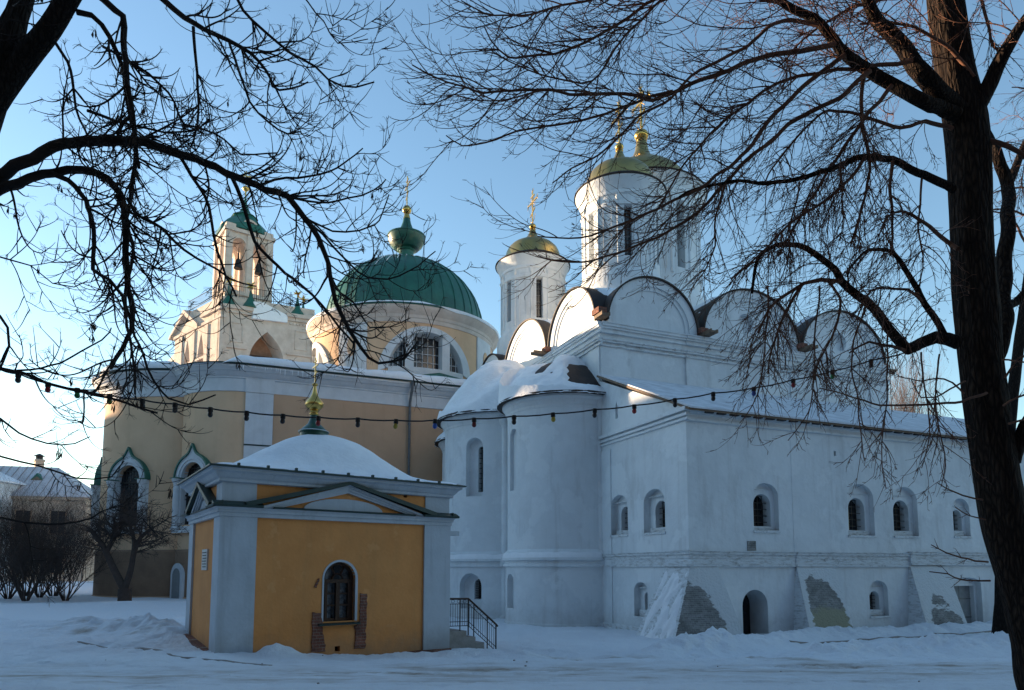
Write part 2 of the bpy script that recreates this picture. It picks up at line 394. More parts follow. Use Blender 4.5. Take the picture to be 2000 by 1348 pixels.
# gallery (two storeys, shed roof)
g = MB().prism(E_(), [(0, -1.2), (6.42, -1.2), (6.42, 10.55), (0, 7.88)], 0, -27)
cuts = []; cuts2 = []
wins = []                                        # (map, centre, w, z0, z1, depth of glass)
NS = [(3.62, 1.24, 3.44, 5.26, .84, 3.6, 4.86), (8.6, 1.5, 3.34, 5.46, .92, 3.55, 4.9), (11.2, 1.5, 3.36, 5.46, .92, 3.58, 4.9), (14.72, 1.1, 3.42, 5.1, .66, 3.66, 4.6)]
LS = [(9.38, 1.06, .06, 1.5, .56, .3, 1.06)]
NE_ = [(2.15, 1.45, 3.4, 5.1, .8, 3.58, 4.65), (4.76, 1.38, 3.42, 5.12, .72, 3.6, 4.63)]
LE = [(3.2, .98, .08, 1.45, .46, .34, 1.04)]
c1, c2 = MB(), MB()
for (c, wd, z0, z1, ow, oz0, oz1) in NS + LS:
    c1.prism(S_, arch(c - wd / 2, c + wd / 2, z0, z1, flat=.8), .3, -.22)
    c2.prism(S_, arch(c - ow / 2, c + ow / 2, oz0, oz1), -.1, -1.0); wins.append((S_, c, ow, oz0, oz1, -.62))
for (c, wd, z0, z1, ow, oz0, oz1) in NE_ + LE:
    c1.prism(E_(), arch(c - wd / 2, c + wd / 2, z0, z1, flat=.75), .3, -.3)
    c2.prism(E_(), arch(c - .05 - ow / 2, c - .05 + ow / 2, oz0, oz1), -.1, -1.0); wins.append((E_(), c - .05, ow, oz0, oz1, -.68))
c1.prism(S_, arch(2.34, 3.54, -1.0, 1.2), .3, -1.1)                   # arched doorway
c1.prism(S_, arch(13.95, 15.75, -1.0, 1.6, flat=.35), .3, -.25)       # gateway niche
c2.prism(S_, [(14.15, -1.0), (15.6, -1.0), (15.6, 1.22), (14.15, 1.22)], -.1, -.55)
c2.prism(E_(), [(4.74, 8.45), (4.94, 8.45), (4.94, 8.95), (4.84, 9.2), (4.74, 8.95)], .2, -.25)
c2.prism(S_, [(7.25, 6.55), (7.37, 6.55), (7.37, 6.75), (7.25, 6.75)], .2, -.3)
c2.prism(S_, [(9.6, 6.6), (9.7, 6.6), (9.7, 6.78), (9.6, 6.78)], .2, -.3)
for (b_, z_) in ((2.75, 7.5), (2.2, 7.62)): c2.prism(E_(), circle(b_, z_, .06, 8), .2, -.3)
cut(g, [c1, c2], 'gallery_wall', M['white'], K)
for i, (mp, c, ow, z0, z1, d) in enumerate(wins):
    p = MB().box(mp, c - ow / 2 - .05, c + ow / 2 + .05, d - .04, d, z0 - .05, z1 + .05).build('window', M['glass'], K, 0)
    grille(mp, c - ow / 2, c + ow / 2, z0, z1, d + .16, 3, 5).build('grille', M['iron'], p, 0)
for (mp, lst, dd) in ((S_, NS + LS, .0), (E_(), NE_ + LE, .0)):
    for (c, wd, z0, z1, ow, oz0, oz1) in lst:
        s = MB().box(mp, c - wd / 2 - .02, c + wd / 2 + .02, -.21, .05, z0 - .09, z0 + .0)
        s.box(mp, c - ow / 2 - .12, c + ow / 2 + .12, -.6, -.16, z0 + .002, oz0 + .002)
        s.box(mp, c - wd / 2 + .02, c + wd / 2 - .02, -.24, -.17, oz1 + .16, oz1 + .2)
        s.build_each('window_sill', M['white_worn'], K, 0)
# doors
dr = MB().box(S_, 2.34, 3.54, -1.06, -.98, -1.0, 1.15).build('door', M['glass'], K, 0)
lf = MB().prism(lambda u, d, z: C.w(2.42 + d, .18 + u, z), arch(0, .82, -1.0, 1.0)[:-8] + [(0, 1.0)], 0, .07)
lfo = lf.build('door_leaf', M['wood_dark'], dr, 0)
MB().tube([C.w(2.5, .8, .25), C.w(2.75, .84, .25), C.w(2.75, .92, .12)], .035, 6).build('door_lock', M['iron'], dr)
gt = MB()
gt.box(S_, 14.15, 14.865, -.5, -.44, -1, 1.22); gt.box(S_, 14.885, 15.6, -.5, -.44, -1, 1.22)
gto = gt.build('gate', M['door_grey'], K, 0)
b = MB()
for z in (-.2, .62): b.box(S_, 14.15, 15.6, -.438, -.42, z, z + .05)
b.box(S_, 14.82, 14.93, -.436, -.41, .15, .32)
b.build_each('gate_strap', M['steel'], gto, 0)

# pilaster strips, string courses, cornice under the eaves, plinth
p = MB()
PS = [(0.002, 1.15), (4.95, 6.93), (11.2, 13.4), (17.6, 19.6), (23, 25)]
for a0, a1 in PS[:2]:
    p.box(S_, a0, a1, -.02, .012, -.9, 7.38)
p.box(E_(), -.028, 1.15, -.02, .025, 2.66, 7.36); p.box(E_(), 5.35, 6.3, -.02, .05, -.9, 7.2)
p.build_each('pilaster', M['white'], K, 0)
def band(mp, u0, u1, prof, steps=()):
    """moulded horizontal band; prof = list of (z0,z1,d); steps widen it over pilasters"""
    b = MB()
    for z0, z1, d in prof:
        cur = u0
        for s0, s1 in steps:
            if s0 > cur: b.box(mp, cur, s0, -.03, d, z0, z1)
            b.box(mp, s0, s1, -.03, d + .035, z0, z1); cur = s1
        if cur < u1: b.box(mp, cur, u1, -.03, d, z0, z1)
    return b
st = [(2.50, 2.60, .13), (2.603, 2.63, .17), (2.36, 2.497, .07), (2.14, 2.357, .05), (2.06, 2.137, .10)]
band(S_, 0.0, 11.2, st, [(0.0, 1.15), (4.95, 6.93)]).build('string_course', M['white_worn'], K, 0)
st2 = [(z0 + .07, z1 + .07, d + .05) for z0, z1, d in st]
band(S_, 11.2, 26, st2, [(11.2, 13.4), (17.6, 19.6)]).build('string_course', M['white_worn'], K, 0)
band(E_(), -.2, 6.2, [(z0, z1, d - .01) for z0, z1, d in st], [(-.2, 1.15)]).build('string_course', M['white_worn'], K, 0)
cn = [(7.40, 7.50, .10), (7.505, 7.66, .06), (7.665, 7.76, .15), (7.765, 7.88, .22)]
band(S_, -.0, 26, cn, [(0.0, 1.15), (4.95, 6.93)]).build('eaves_cornice', M['white'], K, 0)
band(E_(), -.2, 6.2, [(7.42, 7.5, .08), (7.58, 7.68, .10), (7.76, 7.9, .16)], [(-.2, 1.15)]).build('eaves_cornice', M['white'], K, 0)
band(S_, 0, 26, [(-.55, -.44, .12), (-1.2, -.56, .09)], PS[:4]).build('plinth', M['white_worn'], K, 0)
band(E_(), 2.0, 6.2, [(-.42, -.34, .10), (-1.2, -.43, .07)]).build('plinth', M['white_worn'], K, 0)
MB().box(S_, 2.65, 3.05, .0, .028, 2.66, 3.02).build('bare_patch', M['rubble'], K, 0)

# buttresses
def hull_frustum(top, bot):
    b = MB(); b.loft([bot, top]); return b
def butt(top, bot, name='buttress', m='white_worn'):
    return hull_frustum([C.w(*q) for q in top], [C.w(*q) for q in bot]).build(name, M[m], K, 0)
bt = butt([(-.03, -.08, 2.05), (1.2, -.08, 2.05), (1.2, 1.45, 2.05), (-.03, 1.45, 2.05)], [(-1.15, -.45, -.9), (1.75, -.95, -.9), (1.75, 2.1, -.9), (-1.15, 2.1, -.9)])
# bare brick on the corner buttress' south slope
def slope_patch(q0, q1, q2, q3, poly, lift=.008):
    """poly in unit square of the bilinear face q0(bl) q1(br) q2(tr) q3(tl)"""
    q = [C.w(*k) for k in (q0, q1, q2, q3)]
    n = (q[1] - q[0]).cross(q[3] - q[0]).normalized()
    if n.y > 0: n = -n
    def P(u, v, d): return (q[0] * (1 - u) + q[1] * u) * (1 - v) + (q[3] * (1 - u) + q[2] * u) * v + n * d
    b = MB(); b.loft([[P(u, v, -.05) for u, v in poly], [P(u, v, lift) for u, v in poly]]); return b
def ragged(poly, amp=.025, seed=0, sub=16):
    out = []
    for i in range(len(poly)):
        a, c = poly[i], poly[(i + 1) % len(poly)]
        for k in range(sub):
            t = k / sub; x = a[0] + (c[0] - a[0]) * t; y = a[1] + (c[1] - a[1]) * t
            out.append((x + amp * nz(x * 9 + seed, y * 9) + .022 * nz(x * 60, y * 14 + seed), y + amp * nz(x * 9, y * 9 + seed + 5) + .012 * nz(x * 20, y * 50 + seed)))
    return out
BUTM = buttress_mat()
def poly_sd(u, v, poly):
    ins = False; d = 9
    for k in range(len(poly)):
        (x0, y0), (x1, y1) = poly[k - 1], poly[k]
        if (y0 > v) != (y1 > v) and u < (x1 - x0) * (v - y0) / (y1 - y0) + x0: ins = not ins
        t = max(0, min(1, ((u - x0) * (x1 - x0) + (v - y0) * (y1 - y0)) / ((x1 - x0) ** 2 + (y1 - y0) ** 2))); d = min(d, sqrt((u - x0 - t * (x1 - x0)) ** 2 + (v - y0 - t * (y1 - y0)) ** 2))
    return d if ins else -d
def flaked(face, bare, moss, parent):
    q = [C.w(*k) for k in face]; n = (q[1] - q[0]).cross(q[3] - q[0]).normalized()
    if n.y > 0: n = -n
    NU = 46; vs = []; fs = []; A1 = []; A2 = []
    for j in range(NU + 1):
        for i in range(NU + 1):
            u, v = i / NU, j / NU
            p = (q[0] * (1 - u) + q[1] * u) * (1 - v) + (q[3] * (1 - u) + q[2] * u) * v
            sd1 = max(poly_sd(u, v, pl) for pl in bare); k1 = max(0, min(1, .5 + sd1 * 3.2)); k2 = max(0, min(1, .5 + poly_sd(u, v, moss) * 3.2)) if moss else 0
            A1.append(k1); A2.append(k2); vs.append(p + n * (.016 - .012 * k1 + .01 * nz(u * 9, v * 9)))
    for j in range(NU):
        for i in range(NU): k = j * (NU + 1) + i; fs.append((k, k + 1, k + NU + 2, k + NU + 1))
    o = MB().add(vs, fs).build('flaking_face', BUTM, parent, 60, recalc=False)
    for nm, A in (('bare', A1), ('moss', A2)):
        at_ = o.data.attributes.new(nm, 'FLOAT', 'POINT'); at_.data.foreach_set('value', A)
    return o
f1 = ((-1.15, -.45, -.9), (1.75, -.95, -.9), (1.2, -.08, 2.05), (-.03, -.08, 2.05))
flaked(f1, [[(.0, .0), (.84, .0), (.76, .35), (.58, .6), (.3, .78), (.0, .82)]], [(.35, .0), (.85, .0), (.8, .24), (.4, .2)], bt)
# snow lying on its east slope
sn = MB(); q = [(-1.15, -.45, -.9), (-1.15, 2.1, -.9), (-.03, 1.45, 2.05), (-.03, -.08, 2.05)]
qq = [C.w(*k) for k in q]; nn = Vector((-C.A[0], -C.A[1], .35)).normalized()
NX, NY = 34, 40; vs = []; fs = []
for j in range(NY + 1):
    for i in range(NX + 1):
        u, v = i / NX, j / NY
        pt = (qq[0] * (1 - u) + qq[1] * u) * (1 - v) + (qq[3] * (1 - u) + qq[2] * u) * v
        e = min(smooth01(0, .12, u), smooth01(1, .82, u), smooth01(1.0, .86, v)); h = -.05 + e * (.075 + .10 * fbm(u * 5 + v * 3.4, v * 2.4 - u * 1.6, 3) + .05 * nz(u * 16 + v * 9, v * 6, 1))
        vs.append(pt + nn * h)
for j in range(NY):
    for i in range(NX):
        k = j * (NX + 1) + i; fs.append((k, k + 1, k + NX + 2, k + NX + 1))
sn.add(vs, fs).build('snow', M['snow'], bt, 60)
for (a0, a1, hh) in ((4.95, 6.93, 2.05), (11.2, 13.4, 2.1), (17.6, 19.6, 2.1)):
    bo = butt([(a0, -.075, hh), (a1, -.075, hh), (a1, .3, hh), (a0, .3, hh)], [(a0 - .25, -1.0, -.9), (a1, -1.05, -.9), (a1, .3, -.9), (a0 - .25, .3, -.9)])
    ff = ((a0 - .25, -1.0, -.9), (a1, -1.05, -.9), (a1, -.075, hh), (a0, -.075, hh))
    if a0 < 6: flaked(ff, [[(.12, .0), (.98, .0), (.93, .5), (.7, .8), (.3, .88), (.14, .82)]], [(.06, .0), (1.0, .0), (.97, .44), (.4, .48), (.08, .42)], bo)
    else: flaked(ff, [[(.15, .0), (.98, .0), (.9, .3), (.6, .42), (.2, .4)], [(.3, .48), (.7, .44), (.6, .56), (.35, .62)]], None, bo)

# gallery roof
rk = lambda u, d, z: C.w(u, d, z)
def roofslab(t0, t1, e0, e1, a0, a1):
    s = (10.72 - 7.95) / 6.3
    return MB().prism(lambda b, a, z: C.w(a, b, z), [(e0, 7.95 + e0 * s + t0), (e1, 7.95 + e1 * s + t0), (e1, 7.95 + e1 * s + t1), (e0, 7.95 + e0 * s + t1)], a0, a1)
r = roofslab(-.06, .03, -.42, 6.24, -.16, 27).build('gallery_roof', M['wood'], K, 0)
roofslab(.035, .10, -.46, 6.24, -.12, 27).build('snow_cover', M['thin_snow'], r, 0)
b = MB()
for i in range(46):
    a = .7 + i * .58 + .1 * nz(i * 3.3, 1)
    b.prism(lambda bb, aa, z: C.w(aa, bb, z), [(-.30, 7.70), (.0, 7.72), (.0, 7.86), (-.34, 7.76)], a, a + .34)
b.build_each('eaves_board', M['roof_dark'], r, 0)

# main block
mainb = MB().prism(SB(6.25), [(.05, -1), (18.4, -1), (18.4, 13.2), (.05, 13.2)], 0, -16.8)
mainb.build('main_wall', M['white'], K, 0)
CP = [(.05, 1.35), (4.75, 6.2), (11.3, 12.75), (17.0, 18.4)]
p = MB()
for a0, a1 in CP: p.box(SB(6.25), a0 + .004, a1, -.02, .07, 9.6, 12.3)
for b0, b1 in ((6.25, 7.3), (10.9, 12.4), (17.4, 18.8), (21.9, 23.05)): p.box(E_(.05), b0 + .004, b1 - .004, -.02, .07, 9.6, 12.3)
p.build_each('pilaster', M['white'], K, 0)
lc = [(12.12, 12.2, .10), (12.203, 12.3, .05), (12.303, 12.40, .15), (12.403, 12.45, .19)]
tc_ = [(12.75, 12.83, .10), (12.833, 12.95, .06), (12.953, 13.05, .14), (13.053, 13.18, .20), (13.183, 13.22, .24)]
band(SB(6.25), .05, 18.4, lc, CP).build('string_course', M['white_worn'], K, 0)
band(SB(6.25), .05, 18.4, tc_, CP).build('top_cornice', M['white'], K, 0)
EB = [(6.06, 7.3), (10.9, 12.4), (17.4, 18.8)]
band(E_(.05), 6.06, 23.2, lc, EB).build('string_course', M['white_worn'], K, 0)
band(E_(.05), 6.06, 23.2, tc_, EB).build('top_cornice', M['white'], K, 0)

# zakomara gables with their barrel roofs
def zak(mp, c, R, H, niche=None, back=4.6, snowside=0):
    z0 = 13.2; k = H / R
    half = lambda r, zb=z0: [(c - r, zb)] + [(c - r * cos(pi * i / 28), z0 + .25 + (H - .25) * r / R * sin(pi * i / 28)) for i in range(29)] + [(c + r, zb)]
    base = MB().prism(mp, half(R), 0, -.6)
    cs = [MB().prism(mp, half(R - .42, z0 + .12), .2, -.07), MB().prism(mp, half(R - .62, z0 + .13), .2, -.13)]
    if niche:
        cs.append(MB().prism(mp, circle(niche[0], niche[1], niche[2]), .2, -.42))
    z = cut(base, cs, 'gable', M['white'], K)
    rf = MB()
    ins = [(c - R * 1.0 * cos(pi * i / 28), z0 + .25 + (H - .25) * sin(pi * i / 28) + .005) for i in range(29)]
    out = [(c - (R + .075) * cos(pi * i / 28), z0 + .25 + (H - .18) * sin(pi * i / 28) + .01) for i in range(29)]
    rf.prism(mp, ins + out[::-1], .10, -back)
    ro = rf.build('gable_roof', M['roof_dark'], z, 40)
    # snow patches high on the barrel
    sv = MB(); NA, ND = 40, 30; vs = []; fs = []
    for j in range(ND + 1):
        for i in range(NA + 1):
            t = pi * (.12 + .76 * i / NA); d = -.35 - (back - .5) * j / ND
            h = .10 * smooth01(.45, .95, sin(t)) - .09 + .14 * fbm(cos(t) * 2 * R + c, d * .8, 4) + .09 * smooth01(-.6, -2.4, d)
            h -= .3 * smooth01(1, 0, min(i, NA - i, j, ND - j) / 3.0)
            vs.append(mp(c - (R + .11 + h) * cos(t), d, z0 + .25 + (H - .15 + h) * sin(t)))
    for j in range(ND):
        for i in range(NA):
            q = j * (NA + 1) + i; fs.append((q, q + 1, q + NA + 2, q + NA + 1))
    sv.add(vs, fs).build('snow', M['snow'], z, 60)
    return z
zak(SB(6.3), 3.02, 2.5, 2.62)
zak(SB(6.3), 8.98, 3.05, 2.95, (8.7, 14.45, .5))
zak(SB(6.3), 15.3, 3.0, 2.75, (15.1, 14.3, .52))
zak(E_(.1), 9.2, 2.5, 2.62)
zak(E_(.1), 15.05, 3.05, 2.95)
zak(E_(.1), 20.6, 2.35, 2.6)
MB().prism(SB(7), [(.6, 13.2), (17.8, 13.2), (17.8, 13.9), (.6, 13.9)], 0, -15.4).build('attic_roof', M['snow'], K, 0)

# timber and brick water spouts between the gables
def spout(mp, u, z, L=.95):
    b = MB().box(mp, u - .30, u + .14, -.3, .34, z + .16, z + .42)
    o = b.build('water_spout', M['brick'], K, 0)
    s = MB()
    s.box(mp, u - .22, u + .22, -.2, L, z, z + .10); s.box(mp, u - .22, u - .15, -.2, L, z + .10, z + .17); s.box(mp, u + .15, u + .22, -.2, L, z + .10, z + .17)
    s.build('wooden_trough', M['wood'], o, 0)
spout(SB(6.3), 5.82, 13.25); spout(SB(6.3), 12.2, 13.3); spout(E_(.1), 11.8, 13.25); spout(SB(6.3), .12, 13.45, .5)
spout(lambda u, d, z: C.w(18.4 + d, 6.6 + u, z), .1, 13.1, 1.1)

# drums, gilded domes and crosses
BX = Vector((C.B[0], C.B[1], 0))
def drum(a, bb, s, zb, zt, nwin, ph, hR, win_w, wz0, wz1, dome, cross, neckz):
    c = C.w(a, bb); R = s
    body = MB().lathe(c, [(R + .30, zb - 3.5), (R + .30, zb - .1), (R + .18, zb + .15), (R + .04, zb + .35), (R, zb + .6), (R, zt - 1.45)], 96)
    cu = MB()
    for i in range(nwin):
        t = ph + 2 * pi * i / nwin
        n = Vector((cos(t), sin(t), 0)); mp = wall_map(c, (-n.y, n.x, 0), n)
        cu.prism(mp, arch(-win_w / 2, win_w / 2, wz0, wz1), R * .72, R + 1)
    cu3 = MB()
    for i in range(nwin * 2):
        if i % 2 == 0: continue
        t = ph + pi * i / nwin; n = Vector((cos(t), sin(t), 0)); mp = wall_map(c, (-n.y, n.x, 0), n)
        cu3.prism(mp, arch(-win_w * .55, win_w * .55, wz0 - .2, wz1 + .1), R * .985 - .02, R + 1)
    o = cut(body, [cu, cu3], 'drum', M['white'], K)
    for i in range(nwin):
        t = ph + 2 * pi * i / nwin; n = Vector((cos(t), sin(t), 0)); mp = wall_map(c, (-n.y, n.x, 0), n)
        if n.y > .5: continue
        wdw = MB().box(mp, -win_w / 2 - .02, win_w / 2 + .02, R * .72 - .01, R * .76, wz0 - .05, wz1 + .05).build('window', M['glass_grey'], o, 0)
        grille(mp, -win_w / 2, win_w / 2, wz0, wz1, R * .8, 1, 7, .018).build('grille', M['steel'], o, 0)
    ar = MB()                                            # blind arcade: thin shafts and arches
    n2 = nwin * 2
    for i in range(n2):
        t = ph + pi * (i + .5) / nwin
        ar.tube([c + Vector((cos(t) * (R + .015), sin(t) * (R + .015), z)) for z in (wz0 - .4, wz1 - .05)], .05 * s / 2, 8)
        ar.tube([c + Vector((cos(t) * (R + .03), sin(t) * (R + .03), z)) for z in (wz1 - .05, wz1 + .12)], [.08 * s / 2, .11 * s / 2], 8)
        pts = []
        hw = pi / n2
        for k in range(11):
            x = -1 + 2 * k / 10; tt = t + hw + x * hw
            zz = wz1 + .1 + sqrt(max(0, 1 - x * x)) * R * hw * .9
            pts.append(c + Vector((cos(tt) * (R + .02), sin(tt) * (R + .02), zz)))
        ar.tube(pts, .05 * s / 2, 6)
    ar.build('blind_arcade', M['white'], o, 40)
    k = hR - R
    MB().lathe(c, [(R - .02, zt - 1.5), (R + .05, zt - 1.46), (R + .05, zt - 1.3), (R + .005, zt - 1.26), (R + .01, zt - .9), (R + k * .22, zt - .85), (R + k * .25, zt - .72), (R + k * .2, zt - .68),
        (R + k * .45, zt - .45), (R + k * .52, zt - .38), (R + k * .6, zt - .34), (R + k * .86, zt - .12), (hR, zt - .05), (hR, zt)], 96).build('drum_cornice', M['white'], o, 40)
    MB().lathe(c, [(hR - .3, zt + .003), (hR + .08, zt + .01), (hR + .08, zt + .06), (dome[0][0] + .12, zt + .35)], 96).build('roof_ring', M['roof_dark'], o, 40)
    d = MB().lathe(c, dome, 64).build('dome', M['gold_dome'], K, 40)
    zt2 = dome[-1][1]; rn = dome[-1][0]
    nb = MB()
    rb = cross[2]
    prof = [(rn * 1.0, zt2 - .1), (rn, neckz - .1)] + [(rn + .02, neckz - .08), (rn + .05, neckz - .04)]
    zc = neckz + rb * .8
    for q in range(9):
        f = -.85 + 1.85 * q / 8 * .98
        prof.append((rb * sqrt(max(0.02, 1 - f * f)), zc + rb * f * .85))
    prof.append((.05, zc + rb * 1.0))
    MB().lathe(c, prof, 32).build('ball', M['gold'], d, 60)
    ortho_cross(c, zc + rb * .7, cross[1] - (zc + rb * .7), BX, cross[0], True).build('cross', M['gold'], d, 0)
nd = lambda z: [(1.95, z + .2), (1.88, z + .55), (1.80, z + .95), (1.66, z + 1.25), (1.42, z + 1.5), (1.1, z + 1.68), (.8, z + 1.82), (.52, z + 2.02), (.34, z + 2.25), (.24, z + 2.48), (.17, z + 2.7)]
drum(3.75, 10.3, 2.05, 16.9, 22.1, 6, radians(-88), 2.42, .42, 17.9, 20.95, nd(22.1), (1.0, 27.6, .24), 24.85)
drum(3.0, 20.2, 2.10, 16.9, 22.1, 6, radians(-80), 2.45, .42, 17.9, 20.95, nd(22.1), (1.0, 27.5, .23), 24.85)
sc_ = 1.55
cd = lambda z: [(3.05, z + .25), (2.95, z + .8), (2.75, z + 1.3), (2.4, z + 1.75), (1.9, z + 2.15), (1.4, z + 2.45), (.95, z + 2.75), (.62, z + 3.1), (.45, z + 3.5), (.36, z + 4.0), (.30, z + 4.3)]
drum(8.55, 15.3, 3.48, 18.2, 25.36, 8, radians(-62), 3.95, .6, 19.7, 24.0, cd(25.36), (1.5, 33.2, .46), 29.6)

# apses
APS = [(-.45, 8.95, 2.75, 9.75, 12.0), (-1.4, 14.9, 3.1, 10.0, 13.5), (-.2, 20.6, 2.75, 9.9, 12.3), (-.5, 11.8, 2.5, 9.9, 12.35), (-.5, 18.0, 2.4, 9.9, 12.3)]
def apse_top(a, b):
    """height of the snow sheet that runs on from one apse roof to the next"""
    zs = []
    for a0, b0, R, zt, ap in APS:
        q = 1 - sqrt((a - a0) ** 2 + (b - b0) ** 2) / (R + .5)
        z = zt
        if q < 0: z = zt + q * 4
        else:
            for k in range(len(PR) - 1):
                if q <= PR[k + 1][0] + 1e-9:
                    z = zt + (ap - zt) * (PR[k][1] + (PR[k + 1][1] - PR[k][1]) * (q - PR[k][0]) / (PR[k + 1][0] - PR[k][0])); break
        zs.append(z)
    m = max(zs); k = .75
    return m + k * math.log(sum(math.exp((z - m) / k) for z in zs))
PR = [(0, 0), (.10, .12), (.24, .34), (.4, .58), (.55, .76), (.7, .89), (.85, .97), (1, 1)]       # inward share, share of the rise
def apse(a0, b0, R, niches, ztop, apex):
    c = C.w(a0, b0)
    pr = [(R + .14, -1.2), (R + .14, -.45), (R + .10, -.4), (R + .10, 2.05), (R + .2, 2.08), (R + .2, 2.2), (R + .15, 2.22), (R + .15, 2.34), (R + .26, 2.36), (R + .26, 2.46), (R + .12, 2.62), (R + .16, 2.66), (R + .16, 2.72), (R, 2.85),
          (R, ztop - .55), (R + .03, ztop - .52), (R + .04, ztop - .4), (R + .12, ztop - .3), (R + .15, ztop - .2), (R + .26, ztop - .1), (R + .26, ztop)]
    base = MB().lathe(c, pr, 128)
    k1, k2 = MB(), MB(); glas = []
    for (deg, wd, z0, z1, op) in niches:
        t = radians(deg); n = (C.A[0] * cos(t) + C.B[0] * sin(t), C.A[1] * cos(t) + C.B[1] * sin(t), 0)
        tt = (C.A[0] * -sin(t) + C.B[0] * cos(t), C.A[1] * -sin(t) + C.B[1] * cos(t), 0)
        mp = wall_map(c, tt, n)
        dpt = .45 if op else .2
        k1.prism(mp, arch(-wd / 2, wd / 2, z0, z1), R - dpt, R + 1)
        if op:
            k2.prism(mp, arch(op[0] - op[1] / 2, op[0] + op[1] / 2, op[2], op[3]), R - 1.1, R - .2); glas.append((mp, op))
    w_ = cut(base, [k1, k2], 'apse', M['white'], K)
    for mp, op in glas:
        g_ = MB().box(mp, op[0] - op[1] / 2 - .04, op[0] + op[1] / 2 + .04, R - .95, R - .9, op[2] - .04, op[3] + .04).build('window', M['glass'], w_, 0)
        grille(mp, op[0] - op[1] / 2, op[0] + op[1] / 2, op[2], op[3], R - .62, 2, 9, .014).build('grille', M['iron'], w_, 0)
    sr = MB(); rgs = []
    for rr0, zz0, kk in ((R + .02, 2.70, 0), (R + .08, 2.76, 1), (R + .2, 2.70, 1), (R + .25, 2.475, 0)):
        rgs.append([Vector((c[0] + rr0 * cos(2 * pi * i / 128), c[1] + rr0 * sin(2 * pi * i / 128), zz0 - (.09 * max(0, nz(cos(2 * pi * i / 128) * 5 + b0, sin(2 * pi * i / 128) * 5) + .1) if kk else 0))) for i in range(128)])
    sr.loft(rgs, True, False).build('ledge_snow', M['snow'], w_, 60)
    H = apex - ztop
    def rz(q):
        for k in range(len(PR) - 1):
            if q <= PR[k + 1][0] + 1e-9:
                f = (q - PR[k][0]) / (PR[k + 1][0] - PR[k][0]); f0 = PR[k][1] + (PR[k + 1][1] - PR[k][1]) * f
                return (R + .5) * (1 - q), H * f0
    prof = [(R + .2, ztop + .002), (R + .52, ztop + .01)] + [(max(.02, rz(i / 16)[0] + .02), ztop + .07 + rz(i / 16)[1]) for i in range(17)]
    rf = MB().lathe(c, prof, 72).build('apse_roof', M['roof_dark'], w_, 40)
    vs = []; fs = []; NA, NR = 160, 50
    for j in range(NR + 1):
        q = j / NR * .985; r0, h0 = rz(q)
        for i in range(NA):
            t = 2 * pi * i / NA; x, y = cos(t), sin(t)
            wx = x * C.A[0] + y * C.A[1]; wy = x * C.B[0] + y * C.B[1]
            pa, pb = a0 + r0 * wx, b0 + r0 * wy; h0 = h0 + (apse_top(pa, pb) - ztop - h0) * smooth01(.02, .12, q); h = .12 + .17 * fbm(pa * .8 + 3, pb * .8, 2) + .03 * nz(pa * 3, pb * 3, 7)
            bare = smooth01(.22, .5, nz(pa * .75 + 1.3, pb * .75 + .4, .7)) * smooth01(.3, .5, q)
            if b0 < 10: bare = max(bare, smooth01(-.88, -.96, wy + .06 * nz(q * 9, 3)) * smooth01(.10, .2, q) * smooth01(.62, .5, q))
            h -= .34 * bare
            rr = r0 + .02 + .03 * nz(i * .5, b0) * (j == 1); zz = ztop + .08 + h0 + h * (1 if j > 1 else .8)
            if j == 0: rr = R + .53 + .05 * nz(x * 6, y * 6, b0); zz = ztop + .0 - .10 * max(0, nz(x * 14 + b0, y * 14, 2)) 
            vs.append(Vector((c[0] + rr * x, c[1] + rr * y, zz)))
    for j in range(NR):
        for i in range(NA):
            i2 = (i + 1) % NA; fs.append((j * NA + i, j * NA + i2, (j + 1) * NA + i2, (j + 1) * NA + i))
    fs.append(tuple(NR * NA + i for i in range(NA)))
    MB().add(vs, fs).build('snow', M['snow'], w_, 60)
apse(-.45, 8.95, 2.75, [(183, .8, 5.6, 8.5, None), (180, .8, .18, 1.74, None)], 9.75, 12.0)
apse(-1.4, 14.9, 3.1, [(222, 1.0, 5.7, 8.75, (.18, .36, 5.95, 8.35)), (219, 1.3, -.05, 1.74, (.22, .56, .42, 1.45))], 10.0, 13.5)
apse(-.2, 20.6, 2.75, [], 9.9, 12.3)
b = MB()
for (a, bb, r) in ((-2.30, 11.95, .24), (.0, 6.32, .22), (-1.9, 17.9, .24)):
    c = C.w(a, bb)
    b.lathe(c, [(r + .1, -1.2), (r + .1, -.4), (r, -.35), (r, 2.05), (r + .12, 2.1), (r + .12, 2.5), (r - .02, 2.65), (r - .04, 9.2), (r + .1, 9.5), (r + .1, 9.75)], 20)
b.build_each('engaged_column', M['white'], K, 40)
# ================================================================ the pale yellow domed church
Y = thing('yellow_church', 'large pale yellow church with a green ribbed dome and rounded apse', 'church', C.w(-8, 32, 0))
AX = 32.3
half_pl = [(4.0, 23.5), (-14.6, 23.5)]
half_pl = [(-14.6 + 3.7 * cos(radians(d)), 27.2 + 3.7 * sin(radians(d))) for d in range(264, 192, -6)]
half_pl += [(-17.2 + 6 * cos(radians(d)), AX + 6 * sin(radians(d))) for d in range(261, 180, -4)]
south = [(6.0, 23.5), (-13.0, 23.5), (-14.6, 23.5)] + half_pl
north = [(a, 2 * AX - b) for a, b in south][::-1]
PLAN = south + [(-23.2, AX)] + north            # clockwise in (a,b); turn to CCW in world below
def ccw(pl):
    s = sum(pl[i - 1][0] * pl[i][1] - pl[i][0] * pl[i - 1][1] for i in range(len(pl)))
    return pl if s > 0 else pl[::-1]
PL = ccw([(C.w(a, b).x, C.w(a, b).y) for a, b in PLAN])
def ring(d, z): return [Vector((x, y, z)) for x, y in offset_poly(PL, d)]
wallb = MB().loft([ring(0, -1), ring(0, 13.5)])
